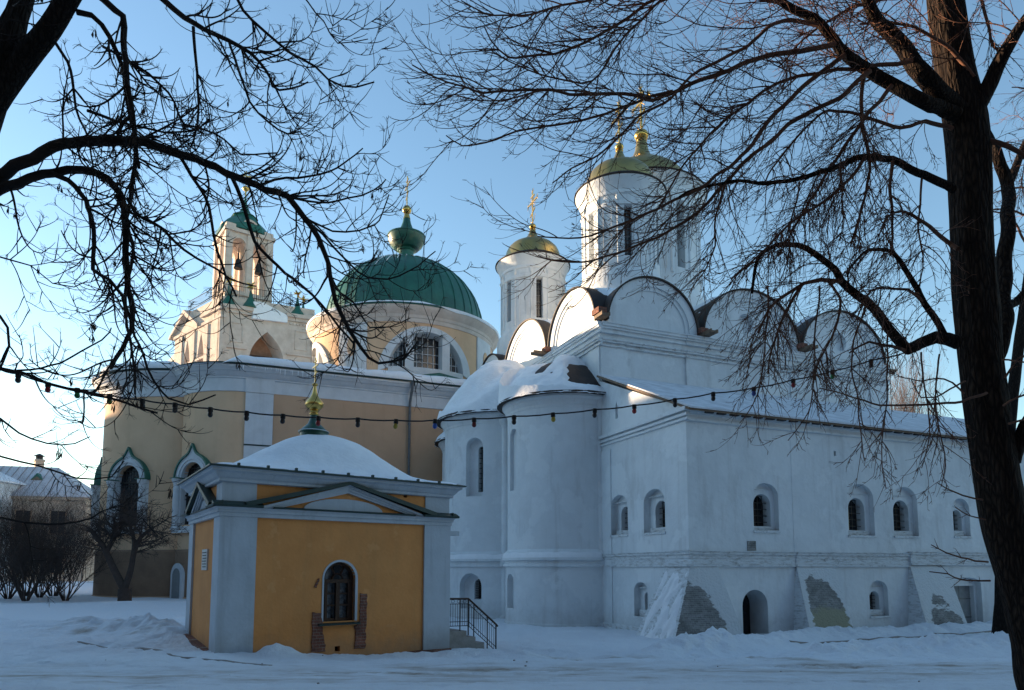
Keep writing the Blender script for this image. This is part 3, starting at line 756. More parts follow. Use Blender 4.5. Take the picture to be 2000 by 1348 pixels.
# windows on the rounded east end
def wmap(c0, R, deg):
    t = radians(deg); c = C.w(*c0)
    n = (C.A[0] * cos(t) + C.B[0] * sin(t), C.A[1] * cos(t) + C.B[1] * sin(t), 0)
    tt = (C.A[0] * -sin(t) + C.B[0] * cos(t), C.A[1] * -sin(t) + C.B[1] * cos(t), 0)
    return wall_map((c[0] + n[0] * R, c[1] + n[1] * R, 0), tt, n)
WM = [wmap((-17.2, AX), 5.95, 229.5), wmap((-14.6, 27.2), 3.62, 221), wmap((-17.2, AX), 5.95, 176)]
ct = MB()
for mp in WM: ct.prism(mp, arch(-.95, .95, 4.6, 8.35), -.75, 1.2)
cut(wallb, [ct], 'church_wall', M['yellow'], Y, 25)
MB().loft([ring(.10, -1), ring(.10, 3.0), ring(.02, 3.12)], cap=False).build('plinth', M['brown'], Y, 25)
MB().loft([ring(.17, -1), ring(.17, .25), ring(.1, .3)], cap=False).build('plinth_course', M['buff'], Y, 25)
MB().loft([ring(.0, 12.64), ring(.07, 12.66), ring(.07, 13.42), ring(.14, 13.45), ring(.14, 13.52), ring(.30, 13.62), ring(.42, 13.8), ring(.52, 13.82), ring(.66, 13.98), ring(.72, 14.0), ring(.72, 14.12), ring(-.4, 14.16)], cap=False).build('eaves_cornice', M['trim'], Y, 25)
sm = lambda a, d, z: C.w(a, 23.5 - d, z)
def roofz(x, y):  # gently rising towards the drum
    c = C.w(-2.7, 32.5); return 0
rings = [ring(.80, 14.13), ring(.84, 14.2), ring(.80, 14.24), ring(-2.5, 14.6), ring(-5.0, 15.0)]
ro = MB().loft(rings, cap=False).build('church_roof', M['dark_green'], Y, 25)
# snow on the roof rim, blown off the seam at the southeast
vs = []; fs = []; prf = [(.78, 14.18, 0), (.88, 14.34, .3), (.80, 14.60, .9), (.4, 14.80, 1), (-.9, 14.86, 1), (-2.6, 14.9, 1)]
dens = []
for i in range(len(PL)):
    a, b_ = PL[i], PL[(i + 1) % len(PL)]
    n = max(1, int(sqrt((a[0] - b_[0]) ** 2 + (a[1] - b_[1]) ** 2) / .35))
    for k in range(n): dens.append((a[0] + (b_[0] - a[0]) * k / n, a[1] + (b_[1] - a[1]) * k / n))
offs = {d: offset_poly(dens, d) for d, _, _ in prf}
def bare_at(x, y):
    dx, dy = x - C.P[0], y - C.P[1]
    a = dx * C.A[0] + dy * C.A[1]; b_ = dx * C.B[0] + dy * C.B[1]
    v = smooth01(-18.6, -18.0, a) * smooth01(-15.1, -15.8, a) * smooth01(28.5, 27.5, b_)
    v = max(v, smooth01(-22.3, -22.5, a) * smooth01(31.3, 31.1, b_) * smooth01(29.2, 29.6, b_))
    return v
n = len(dens)
for d, z, k in prf:
    for i, (x, y) in enumerate(offs[d]):
        h = k * (.10 * fbm(x * .8, y * .8, 2) + .03 * nz(x * 4, y * 4)); bz = bare_at(*dens[i])
        vs.append(Vector((x, y, z + h - (z - 14.12) * bz * (1 if d > -2 else 0))))
for j in range(len(prf) - 1):
    for i in range(n):
        i2 = (i + 1) % n; fs.append((j * n + i, j * n + i2, (j + 1) * n + i2, (j + 1) * n + i))
MB().add(vs, fs).build('snow', M['snow'], ro, 60)
# icicles under the eaves
ic = MB(); rr = random.Random(3)
for i in range(26):
    a = -14.9 + rr.random() * 5.5; pnt = C.w(a, 23.5 - .74, 14.08); L = .12 + .4 * rr.random() ** 2
    ic.tube([pnt, pnt - Vector((0, 0, L * .6)), pnt - Vector((0, 0, L))], [.03, .018, .003], 5)
ic.build_each('icicle', M['snow'], ro, 60)
# corner pilaster, wall joints
b = MB(); b.box(sm, -14.62, -13.02, -.05, .10, 3.05, 12.62); b.box(sm, -14.66, -12.98, -.05, .15, 12.63, 13.44)
b.build_each('pilaster', M['trim'], Y, 0)
b = MB(); b.box(sm, -14.64, -13.0, .0, .13, 9.36, 9.44); b.build_each('pilaster_band', M['dark_green'], Y, 0)
b = MB(); b.box(sm, -13.0, -8.8, -.05, .045, 3.06, 13.4); b.box(sm, -8.79, 6, -.05, .012, 3.06, 13.4); b.box(sm, -12.99, -8.82, .0, .07, 9.38, 9.46)
b.build_each('wall_panel', M['buff'], Y, 0)
# windows with keel arches
def keel(wd, zs, zt, n=12):
    out = [(wd, zs)]
    for i in range(1, n + 1):
        t = i / n
        if t < .62:
            a = t / .62 * radians(66); out.append((wd * cos(a), zs + (zt - zs) * .66 * sin(a) / sin(radians(66))))
        else:
            q = (t - .62) / .38; x0 = wd * cos(radians(66)); out.append((x0 * (1 - q) ** 1.0 * (1 - .25 * sin(pi * q)), zs + (zt - zs) * (.66 + .34 * (q ** 1.25))))
    return out + [(-x, z) for x, z in out[::-1][1:]]
for i, mp in enumerate(WM):
    outl = keel(1.44, 7.42, 9.35)
    inner = [(.94 * cos(pi * k / 18), 7.42 + .94 * sin(pi * k / 18)) for k in range(19)]
    fr = MB()
    def arcband(o, ii, d0, d1):
        # o and ii resampled to the same count
        m = 36
        def res(p):
            L = [0]
            for k in range(1, len(p)): L.append(L[-1] + sqrt((p[k][0] - p[k - 1][0]) ** 2 + (p[k][1] - p[k - 1][1]) ** 2))
            out = []
            for k in range(m + 1):
                s = L[-1] * k / m; j = 0
                while j < len(L) - 2 and L[j + 1] < s: j += 1
                f = (s - L[j]) / max(1e-9, L[j + 1] - L[j]); out.append((p[j][0] + (p[j + 1][0] - p[j][0]) * f, p[j][1] + (p[j + 1][1] - p[j][1]) * f))
            return out
        o, ii = res(o), res(ii); b = MB()
        b.loft([[mp(o[k][0], d0, o[k][1]), mp(o[k][0], d1, o[k][1]), mp(ii[k][0], d1, ii[k][1]), mp(ii[k][0], d0, ii[k][1])] for k in range(m + 1)])
        return b
    for bb in (arcband(outl, inner, -.4, .16), arcband([(1.26 * cos(pi * k / 18), 7.42 + 1.2 * sin(pi * k / 18)) for k in range(19)], [(1.1 * cos(pi * k / 18), 7.42 + 1.1 * sin(pi * k / 18)) for k in range(19)], .1, .22)):
        fr.add(bb.v, bb.f)
    for s in (-1, 1):
        u = s * 1.0
        fr.box(mp, min(s * .94, s * 1.42), max(s * .94, s * 1.42), -.4, .10, 4.42, 7.40)
        c = mp(s * 1.22, .2, 0)
        fr.lathe(c, [(.26, 4.3), (.26, 4.45), (.19, 4.5), (.19, 5.2), (.2, 5.9), (.18, 6.7), (.2, 6.72), (.2, 6.8), (.18, 6.85), (.18, 7.05), (.27, 7.25), (.29, 7.3), (.29, 7.4)], 18)
    fr.box(mp, -1.42, 1.42, -.1, .3, 4.12, 4.3); fr.box(mp, -.74, .74, -.3, .2, 4.31, 4.5)
    fo = fr.build('window_surround', M['trim'], Y, 40)
    o2 = keel(1.52, 7.42, 9.5); gb = arcband(o2, outl, -.3, .26)
    for s in (-1, 1): gb.box(mp, min(s * .9, s * 1.52), max(s * .9, s * 1.52), -.1, .48, 7.41, 7.46)
    gb.build('arch_flashing', M['green'], fo, 40)
    wi = MB().box(mp, -1.0, 1.0, -.32, -.28, 4.5, 8.4).build('window', M['glass'], Y, 0)
    gr = grille(mp, -.95, .95, 4.6, 8.3, -.22, 7, 4, .014)
    for z in (5.4, 6.4, 7.3): gr.box(mp, -.95, .95, -.27, -.2, z - .05, z + .05)
    gr.build('grille', M['iron'], wi, 0)
# little whitewashed side door near the ground
mp = wmap((-14.6, 27.2), 3.7, 207)
b = MB(); b.prism(mp, arch(-.75, .75, 0, 2.3), -.3, .2); b.build('side_door_surround', M['trim'], Y, 30)
b = MB(); b.prism(mp, arch(-.5, .5, .15, 2.0), -.1, .215); b.build('side_door', M['door_grey'], Y, 0)
# downpipe
b = MB(); pp = [C.w(-4.5, 22.75, 14.02), C.w(-4.5, 22.8, 13.7), C.w(-4.52, 23.25, 12.9), C.w(-4.52, 23.3, 12.4), C.w(-4.55, 23.3, .3)]
b.tube(pp, [.10, .09, .085, .085, .085], 10); b.tube([C.w(-4.5, 22.75, 14.12), C.w(-4.5, 22.75, 13.86)], [.2, .1], 10)
for z in (11.4, 9.2, 7, 5, 3): b.tube([C.w(-4.53, 23.3, z), C.w(-4.53, 23.3, z + .08)], .105, 10)
b.build('downpipe', M['steel'], Y, 40)

# drum and dome
DC = C.w(-2.7, 32.5); RD = 7.0
db = MB().lathe(DC, [(RD, 13.8), (RD, 20.0)], 144)
TH = atan2(-C.B[1], -C.B[0])                        # world angle of the south normal
dm = []
for k in range(4):
    t = TH + k * pi / 2; nn_ = Vector((cos(t), sin(t), 0)); dm.append((nn_, wall_map(DC, (-nn_.y, nn_.x, 0), nn_)))
def lun(r, z0=15.75): return [(-r, z0)] + [(r * cos(pi - pi * i / 30), z0 + .15 + (r - .15) * sin(pi * i / 30)) for i in range(31)] + [(r, z0)]
cu = MB()
for nn_, mp in dm: cu.prism(mp, lun(2.72, 15.95), RD * .72, RD + 1)
cut(db, [cu], 'drum', M['yellow'], Y, 30)
b = MB().lathe(DC, [(RD + .10, 13.9), (RD + .10, 15.6), (RD + .04, 15.68)], 144, cap=False).build('drum_base', M['trim'], Y, 30)
tr = MB()
def cyl(mp_c, n_, u, z, r): # wrap flat (u,z) onto the drum of radius r
    th = u / RD; return DC + Vector((n_.x * cos(th) - n_.y * sin(th), n_.y * cos(th) + n_.x * sin(th), 0)) * r + Vector((0, 0, z))
for nn_, mp in dm:
    o = [(3.34 * cos(pi * i / 36), 15.68 + 3.3 * sin(pi * i / 36)) for i in range(37)]
    ii = [(2.70 * cos(pi * i / 36), 15.9 + 2.68 * sin(pi * i / 36)) for i in range(37)]
    wr = lambda u, r, z: cyl(None, nn_, 7.0 * math.asin(max(-.99, min(.99, u / 7.0))), z, r)
    tr.loft([[wr(o[k][0], RD - .3, o[k][1]), wr(o[k][0], RD + .12, o[k][1]), wr(ii[k][0], RD + .12, ii[k][1]), wr(ii[k][0], RD - 1.0, ii[k][1])] for k in range(37)])
    for u0, u1, zt_ in ((-1.62, -1.02, 18.1), (1.02, 1.62, 18.1)):
        q = []
        for uu in (u0, u1): q.append(uu)
        n_ = 5
        tr.loft([[wr(u0 + (u1 - u0) * k / n_, RD - .55, 15.7), wr(u0 + (u1 - u0) * k / n_, RD + .06, 15.7), wr(u0 + (u1 - u0) * k / n_, RD + .06, sqrt(max(.1, 2.72 ** 2 - (u0 + (u1 - u0) * k / n_) ** 2)) + 15.9), wr(u0 + (u1 - u0) * k / n_, RD - .55, sqrt(max(.1, 2.72 ** 2 - (u0 + (u1 - u0) * k / n_) ** 2)) + 15.9)] for k in range(n_ + 1)])
    tr.loft([[wr(-2.72 + 5.44 * k / 24, RD - .55, 15.66), wr(-2.72 + 5.44 * k / 24, RD + .06, 15.66), wr(-2.72 + 5.44 * k / 24, RD + .06, 16.0), wr(-2.72 + 5.44 * k / 24, RD - .55, 16.0)] for k in range(25)])
for k in range(4):
    th = TH + pi / 4 + k * pi / 2; hw = radians(9.5)
    tr.loft([[DC + Vector((cos(th - hw + 2 * hw * j / 8), sin(th - hw + 2 * hw * j / 8), 0)) * r + Vector((0, 0, z)) for r, z in ((RD - .1, 15.4), (RD + .09, 15.4), (RD + .09, 19.2), (RD - .1, 19.2))] for j in range(9)])
tr.build('drum_trim', M['trim'], Y, 30)
md = MB()
for k in range(4):
    th = TH + pi / 4 + k * pi / 2; n_ = Vector((cos(th), sin(th), 0)); mp = wall_map(DC, (-n_.y, n_.x, 0), n_)
    md.prism(mp, [(.36 * cos(2 * pi * i / 20), 17.6 + .72 * sin(2 * pi * i / 20)) for i in range(20)], RD + .0, RD + .135)
md.build_each('drum_medallion', M['yellow'], Y, 30)
for nn_, mp in dm[:]:
    if nn_.y > .6: continue
    gl = MB().prism(mp, lun(2.8, 15.9), RD - .72 - .9, RD - .95).build('lunette_window', M['glass_grey'], Y, 0)
    b = MB()
    dd = RD - .62
    def wb(u0, u1, z0, z1): b.box(mp, u0, u1, dd - .3, dd - .24, z0, z1)
    wins_ = [(-1.02, 1.02, 5), (1.62, 2.66, 3), (-2.66, -1.62, 3)]
    for u0, u1, nn2 in wins_:
        for i in range(nn2 + 1):
            u = u0 + (u1 - u0) * i / nn2; top = 15.95 + sqrt(max(.02, 2.66 ** 2 - u * u)); wb(u - .022, u + .022, 16, top)
        z = 16.0
        while z < 18.6:
            h = z - 15.95
            lim = sqrt(max(0, 2.68 ** 2 - h * h))
            x0, x1 = max(u0, -lim), min(u1, lim)
            if x1 > x0: wb(x0, x1, z, z + .04)
            z += .62
    b.build('glazing_bar', M['trim'], gl, 0)
MB().lathe(DC, [(RD - .3, 19.2), (RD + .06, 19.22), (RD + .06, 19.5), (RD + .12, 19.55), (RD + .14, 19.75), (RD + .34, 19.95), (RD + .48, 20.15), (RD + .5, 20.2), (RD + .5, 20.33)], 144, cap=False).build('drum_cornice', M['cream'], Y, 30)  # cream instead of white puts the beige underside shade into the colour
MB().lathe(DC, [(RD + .3, 20.3), (RD + .56, 20.345), (RD + .56, 20.39), (6.5, 20.75), (6.42, 21.0)], 144, cap=False).build('cornice_flashing', M['green'], Y, 30)
# band of snow left on the cornice
vs = []; fs = []
N1 = 160
for j, (r, z, k) in enumerate([(7.6, 20.43, 0), (7.56, 20.5, 1), (7.2, 20.62, 1), (6.75, 20.72, 0)]):
    for i in range(N1):
        t = 2 * pi * i / N1; h = max(-.2, .13 * fbm(cos(t) * 3, sin(t) * 3, 5, 3) + .03) * k
        wx = cos(t) * C.A[0] + sin(t) * C.A[1]; wy = cos(t) * C.B[0] + sin(t) * C.B[1]
        an = math.degrees(atan2(wy, wx)) % 360
        h -= .3 * (1 - smooth01(214, 222, an) * smooth01(286, 262, an)) * k
        vs.append(DC + Vector((r * cos(t), r * sin(t), z + h)))
for j in range(3):
    for i in range(N1):
        i2 = (i + 1) % N1; fs.append((j * N1 + i, j * N1 + i2, (j + 1) * N1 + i2, (j + 1) * N1 + i))
MB().add(vs, fs).build('snow', M['snow'], ro, 60)
dprof = [(6.3, 20.55), (6.34, 21.0), (6.22, 21.04)] + [(6.22 * cos(q), 21.04 + 5.6 * sin(q)) for q in [radians(a) for a in range(4, 79, 5)]]
dome = MB().lathe(DC, dprof + [(.9, 26.62)], 128).build('dome', M['green'], Y, 25)
rb = MB(); NR_ = 40
for i in range(NR_):
    t = 2 * pi * i / NR_
    rb.tube([DC + Vector((cos(t) * (6.24 * cos(q)), sin(t) * (6.24 * cos(q)), 21.06 + 5.62 * sin(q))) for q in [radians(a) for a in range(0, 80, 6)]], .038, 5)
rb.build('dome_rib', M['green'], dome, 60)
fb = MB(); rr = random.Random(5)
for i in range(NR_):                                  # frost lying along the upper seams
    t = 2 * pi * (i + .06) / NR_; q0 = radians(76); q1 = radians(36 + 18 * rr.random())
    if rr.random() < .2: q1 = radians(55)
    pts = [DC + Vector((cos(t) * (6.245 * cos(q)), sin(t) * (6.245 * cos(q)), 21.055 + 5.625 * sin(q))) for q in [q0 + (q1 - q0) * k / 8 for k in range(9)]]
    fb.tube(pts, [.05 * (1 - .5 * k / 8) * (.6 + .8 * rr.random()) for k in range(9)], 5)
fb.build('frost', M['snow'], dome, 60)
lant = MB().lathe(DC, [(1.1, 26.4), (1.1, 26.72), (1.17, 26.77), (1.17, 26.86), (.85, 26.98), (.62, 27.1), (.58, 27.3), (.6, 27.55), (.7, 27.62), (.76, 27.7), (.7, 27.76)], 48).build('lantern_neck', M['green'], Y, 40)
MB().lathe(DC, [(.7, 27.72), (1.0, 27.82), (1.28, 28.1), (1.44, 28.45), (1.5, 28.78), (1.54, 28.81), (1.54, 28.9), (1.46, 28.94), (1.1, 29.08), (.72, 29.28), (.5, 29.6), (.35, 30.0), (.27, 30.4)], 16 * 3).build('lantern_bowl', M['deep_green'], lant, 22)
fin = MB().lathe(DC, [(.30, 30.38), (.22, 30.7), (.2, 30.8)] + [(.37 * sqrt(max(.05, 1 - ((k - 6) / 6.2) ** 2)), 31.15 + .35 * (k - 6) / 6) for k in range(13)] + [(.07, 31.55)], 32).build('finial', M['gold'], lant, 60)
ortho_cross(DC, 31.45, 2.6, BX, 1.1).build('cross', M['gold'], fin, 0)
# small green gablet in front of the drum
p0 = [C.w(-5.2, 24.2, 14.75), C.w(1.6, 24.0, 14.7), C.w(-1.9, 25.4, 15.75), C.w(-1.9, 28.5, 15.8), C.w(-6.5, 27.5, 14.6), C.w(3.2, 27.5, 14.6)]
b = MB(); b.add(p0, [(0, 1, 2), (0, 2, 3, 4), (1, 5, 3, 2)]); b.build('roof_gablet', M['green'], ro, 0)

# ================================================================ the small orange chapel
H = Frame((-7.118, 16.809), 52, -34)
W_, D_ = 6.67, 4.25
O = thing('small_chapel', 'small orange and white chapel under a snow covered bell shaped roof', 'chapel', H.w(3.3, 2.1, 0))
F_ = lambda a, d, z: H.w(a, -d, z)
L_ = lambda b, d, z: H.w(-d, b, z)
R_ = lambda b, d, z: H.w(W_ + d, b, z)
body = MB().prism(F_, [(.06, -.9), (W_ - .06, -.9), (W_ - .06, 4.3), (.06, 4.3)], -.06, -D_ + .06)
cw = MB().prism(F_, arch(2.72, 3.62, .58, 2.17), .2, -.45)
cw.box(F_, 3.07, 3.22, -.3, .2, -.22, -.08); cw.box(F_, 5.08, 5.19, -.3, .2, 4.05, 4.15)
cut(body, [cw], 'chapel_wall', M['orange'], O, 0)
MB().box(F_, 3.06, 3.23, -.28, -.26, -.25, 4.2).build('vent', M['glass'], O, 0)
PW = .9
pl = MB()
for (a0, a1, b0, b1) in ((0, PW, 0, .72), (W_ - PW, W_, 0, .72), (0, PW, D_ - .62, D_), (W_ - PW, W_, D_ - .62, D_)):
    pl.prism(lambda a, b, z: H.w(a, b, z), [(a0, -.9), (a1, -.9), (a1, 3.30), (a0, 3.30)], b0, b1)
    pl.prism(lambda a, b, z: H.w(a, b, z), [(a0 + .03, 3.5), (a1 - .03, 3.5), (a1 - .03, 4.2), (a0 + .03, 4.2)], b0 + .03, b1 - .03)
pl.build_each('pilaster', M['blue_trim'], O, 0)
def ringb(prof, name, m, a0=0, a1=W_, b0=0, b1=D_):
    rr_ = []
    for d, z in prof: rr_.append([H.w(a0 - d, b0 - d, z), H.w(a1 + d, b0 - d, z), H.w(a1 + d, b1 + d, z), H.w(a0 - d, b1 + d, z)])
    return MB().loft(rr_).build(name, M[m], O, 0)
# entablature
ringb([(-.005, 3.27), (.03, 3.275), (.03, 3.37), (.07, 3.38), (.07, 3.44), (.13, 3.5)], 'entablature', 'blue_trim')
ringb([(.03, 4.12), (.06, 4.14), (.06, 4.2), (.11, 4.24), (.19, 4.34), (.27, 4.38), (.27, 4.44), (.30, 4.45)], 'eaves_cornice', 'blue_trim')
ringb([(.31, 4.45), (.36, 4.455), (.36, 4.485), (.1, 4.56)], 'eaves_flashing', 'dark_green')
fl = MB()
def flash(mp, u0, u1): fl.prism(lambda d, u, z: mp(u, d, z), [(-.02, 3.505), (.20, 3.505), (.215, 3.555), (-.02, 3.66)], u0, u1)
flash(F_, -.2, PW + .1); flash(F_, W_ - PW - .1, W_ + .2); flash(L_, -.19, .76); flash(L_, D_ - .66, D_ + .19); flash(R_, -.2, .8); flash(R_, D_ - .7, D_ + .2)
fl.prism(lambda d, u, z: F_(u, d, z), [(-.07, 3.505), (.15, 3.505), (.16, 3.54), (-.07, 3.58)], 1.28, W_ - 1.28)
fl.prism(lambda d, u, z: L_(u, d, z), [(-.07, 3.505), (.15, 3.505), (.16, 3.54), (-.07, 3.58)], 1.0, D_ - .95)
# pediments
def pediment(mp, u0, u1, zt_):
    cu_ = (u0 + u1) / 2; t = MB()
    for s in (-1, 1):
        e = u0 if s < 0 else u1
        for (lo, hi, d0, d1) in ((.19, .125, -.07, .03), (.13, .06, -.07, .06), (.065, 0.0, -.07, .10)):
            k = 1.12
            t.prism(mp, [(e - s * .0, 3.50), (e - s * lo * 2.4, 3.502), (cu_, zt_ - lo * k), (cu_, zt_ - hi * k), (e - s * hi * 2.4 + s * .06, 3.503)], d0, d1 + .001 * s)
        fl.prism(mp, [(e + s * .22, 3.53), (cu_, zt_), (cu_, zt_ + .10), (e + s * .22 + s * .1, 3.63)], -.05, .20 + .001 * s)
    return t
t = pediment(F_, .86, W_ - .86, 4.26); t.build('pediment', M['blue_trim'], O, 0)
t = pediment(L_, .76, D_ - .68, 4.22); t.build('pediment', M['blue_trim'], O, 0)
fl.build_each('string_flashing', M['dark_green'], O, 0)
b = MB(); b.prism(F_, [(3.25 + 1.15 * cos(pi * i / 20), 3.55 + .33 * sin(pi * i / 20)) for i in range(21)], -.07, -.02)
b.build('tympanum_panel', M['blue_trim'], O, 0)
b = MB(); b.prism(L_, [(2.15 + .8 * cos(pi * i / 20), 3.55 + .3 * sin(pi * i / 20)) for i in range(21)], -.07, -.02)
b.build('tympanum_panel', M['blue_trim'], O, 0)
# window
wt = MB()
oo = arch(2.67, 3.69, .58, 2.23, 18); ii = arch(2.72, 3.62, .58, 2.17, 18)
oo = oo[1:] + oo[:1]; ii = ii[1:] + ii[:1]
wt.loft([[F_(oo[k][0], -.08, oo[k][1]), F_(oo[k][0], -.045, oo[k][1]), F_(ii[k][0], -.045, ii[k][1]), F_(ii[k][0], -.2, ii[k][1])] for k in range(len(oo))])
wt.build('window_reveal', M['blue_trim'], O, 0)
wf = MB()
oo = arch(2.72, 3.62, .56, 2.17, 18); ii = arch(2.80, 3.54, .66, 2.09, 18)
wf.loft([[F_(oo[k][0], -.30, oo[k][1]), F_(oo[k][0], -.22, oo[k][1]), F_(ii[k][0], -.22, ii[k][1]), F_(ii[k][0], -.30, ii[k][1])] for k in list(range(len(oo))) + [0]], cap=False)
wf.box(F_, 2.78, 3.56, -.31, -.2, 1.60, 1.70); wf.box(F_, 3.115, 3.225, -.312, -.19, .6, 1.61)
for z in (.98, 1.29): wf.box(F_, 2.79, 3.55, -.29, -.23, z, z + .045)
for s in (-1, 1): wf.box(F_, 3.17 + s * .33 - .035, 3.17 + s * .33 + .035, -.309, -.205, .62, 1.6)
for a in (45, 90, 135):
    pass
cc = (3.17, 1.70)
for a in (60, 120): wf.tube([F_(cc[0] + .14 * cos(radians(a)), -.26, cc[1] + .14 * sin(radians(a))), F_(cc[0] + .4 * cos(radians(a)), -.26, cc[1] + .4 * sin(radians(a)))], .03, 4)
wf.tube([F_(cc[0] + .15 * cos(pi * k / 10), -.26, cc[1] + .15 * sin(pi * k / 10)) for k in range(11)], .03, 4)
wo = wf.build('window', M['wood_dark'], O, 0)
MB().box(F_, 2.74, 3.6, -.36, -.345, .58, 2.16).build('pane', M['lace'], wo, 0)
MB().prism(lambda d, u, z: F_(u, d, z), [(-.3, .6), (.10, .52), (.10, .49), (-.3, .5)], 2.58, 3.74).build('window_sill', M['dark_green'], O, 0)
b = MB()
b.prism(F_, ragged([(2.42, -.18), (2.8, -.18), (2.76, .1), (2.7, .45), (2.66, .82), (2.42, .84)], .03, 1), -.1, -.028)
b.prism(F_, ragged([(3.62, -.18), (3.95, -.18), (3.98, 1.3), (3.78, 1.3), (3.76, .48), (3.62, .46), (3.66, .1)], .03, 7), -.1, -.028)
b.prism(F_, ragged([(2.44, 1.5), (2.5, 1.48), (2.6, 1.72), (2.56, 1.74)], .01, 9), -.1, -.035)
b.build_each('bare_brick', M['brick'], O, 0)
MB().prism(F_, [(-.03, -.9), (W_ + .05, -.9), (W_ + .05, -.37), (5.5, -.36), (-.03, -.9)][:4], .035, -.3).build('brick_plinth', M['brick'], O, 0)
b = MB(); b.prism(L_, [(.5, -.5), (D_ + .3, -.5), (D_ + .3, .14), (D_ - .2, .16), (1.2, .0), (.5, -.05)], -.05, .12); bp_ = b.build('brick_plinth', M['brick'], O, 0)
# plaque
pq = MB(); pq.box(L_, 1.55, 2.25, -.06, -.02, 1.95, 2.5); po = pq.build('plaque', M['stone_sign'], O, 0)
b = MB()
for k in range(6): b.box(L_, 1.62 + .03 * (k % 2), 2.18 - .04 * ((k * 7) % 3), -.02, -.013, 2.40 - k * .075, 2.425 - k * .075)
b.build('lettering', M['iron'], po, 0)
# bracket lamp stub on the right corner
b = MB(); b.box(R_, .3, .5, 0, .5, 3.0, 3.14); b.build('door_canopy', M['blue_trim'], O, 0)
# bell roof with snow
def bell(name, lift, m, inset, parent, rough):
    N = 72; vs = []; fs = []
    a0, a1, b0, b1 = -.33 + inset, W_ + .33 - inset, -.33 + inset, D_ + .33 - inset
    for j in range(N + 1):
        for i in range(N + 1):
            u, v = -1 + 2 * i / N, -1 + 2 * j / N
            rmax = max(abs(u), abs(v)); rc = (abs(u) ** 2.3 + abs(v) ** 2.3) ** (1 / 2.3)
            r = rc * (1 - rmax ** 3) + rmax * rmax ** 3
            r = min(1, r)
            z = 4.50 + 1.40 * (.5 + .5 * cos(pi * r ** 1.12))
            x = (a0 + a1) / 2 + u * (a1 - a0) / 2; y = (b0 + b1) / 2 + v * (b1 - b0) / 2
            h = lift * smooth01(1.0, .9, rmax)
            if rough: h += .03 * fbm(x * 1.2, y * 1.2, 3) * smooth01(1, .85, rmax) + .02 * nz(x * 5, y * 5) * smooth01(.8, 1, rmax) * smooth01(1.0, .97, rmax)
            if rough and -.62 < u < -.38 and -1 < v < -.1:             # two slid-off patches
                s = max(smooth01(.035, .01, abs(u + .575 - .1 * v)) , smooth01(.03, .008, abs(u + .44 - .1 * v))) * smooth01(-.62, -.5, v) * smooth01(-.1, -.25, v)
                h -= lift * .5 * s
            vs.append(H.w(x, y, z + h))
    for j in range(N):
        for i in range(N):
            k = j * (N + 1) + i; fs.append((k, k + 1, k + N + 2, k + N + 1))
    return MB().add(vs, fs).build(name, M[m], parent, 60)
br = bell('bell_roof', 0.0, 'dark_green', 0, O, False)
bell('snow', .09, 'snow', .03, br, True)
b = MB()
for i in range(9): b.box(F_, .3 + i * .72, .36 + i * .72, .25, .34, 4.5, 4.57)
b.build_each('snow_hook', M['dark_green'], br, 0)
HC = H.w(3.0, D_ / 2)
nk = MB().lathe(HC, [(.40, 5.5), (.40, 6.02), (.44, 6.03), (.44, 6.06), (.40, 6.08), (.37, 6.12), (.32, 6.18), (.25, 6.24), (.18, 6.31), (.135, 6.42), (.12, 6.52), (.115, 6.6)], 40).build('lantern_neck', M['deep_green'], O, 40)
MB().lathe(HC, [(.36, 6.055), (.455, 6.065), (.44, 6.08), (.36, 6.1)], 40).build('snow', M['thin_snow'], nk, 40)
on = MB().lathe(HC, [(.115, 6.56), (.14, 6.58), (.14, 6.62), (.105, 6.64), (.115, 6.68), (.15, 6.70), (.125, 6.72), (.18, 6.76), (.25, 6.82), (.275, 6.89), (.265, 6.95), (.22, 7.02), (.15, 7.10), (.10, 7.18), (.07, 7.27), (.05, 7.40), (.042, 7.46)] +
    [(.045 + .045 * sin(pi * k / 8), 7.46 + .10 * k / 8) for k in range(9)], 32).build('onion', M['gold'], O, 60)
ortho_cross(HC, 7.55, .78, (H.B[0], H.B[1]), .5).build('cross', M['gold'], on, 0)
# porch steps
ss = MB(); rb_ = (.55, 2.9)
for k in range(3):
    ss.prism(R_, [(rb_[0], -.9), (rb_[1], -.9), (rb_[1], .05 - .2 * k), (rb_[0], .05 - .2 * k)], -.1 if k == 0 else .95 + .34 * k - .36, .95 + .34 * k)
ss.build('porch_step', M['concrete'], O, 0)
ss = MB()
for k in range(3): ss.prism(R_, [(rb_[0] + .03, -.86), (rb_[1] - .03, -.86), (rb_[1] - .03, .0 - .2 * k), (rb_[0] + .03, .0 - .2 * k)], .9 + .34 * k, .955 + .34 * k + .004)
ss.build_each('step_riser', M['brick'], O, 0)
# railing
RL = thing('stair_railing', 'black iron railing beside the brick porch steps of the chapel', 'railing', H.w(W_ + 1, .6, 0))
bq = .62
rp = [(W_ + .06, 1.06), (W_ + 1.05, 1.04), (W_ + 2.15, .18)]
bt_ = [(W_ + .06, .22), (W_ + 1.05, .2), (W_ + 2.15, -.68)]
h_ = MB(); h_.tube([H.w(a, bq, z) for a, z in rp], .032, 8); h_.tube([H.w(rp[2][0], bq, rp[2][1]), H.w(rp[2][0] + .06, bq, rp[2][1] - .06)], .03, 8)
h_.build('handrail', M['wood_dark'], RL, 40)
f_ = MB()
for off in (-.16,): f_.tube([H.w(a, bq, z + off) for a, z in rp], .012, 5)
f_.tube([H.w(a, bq, z) for a, z in bt_], .013, 5); f_.tube([H.w(a, bq, z + .13) for a, z in bt_], .012, 5)
f_.build('rail', M['iron'], RL, 0)
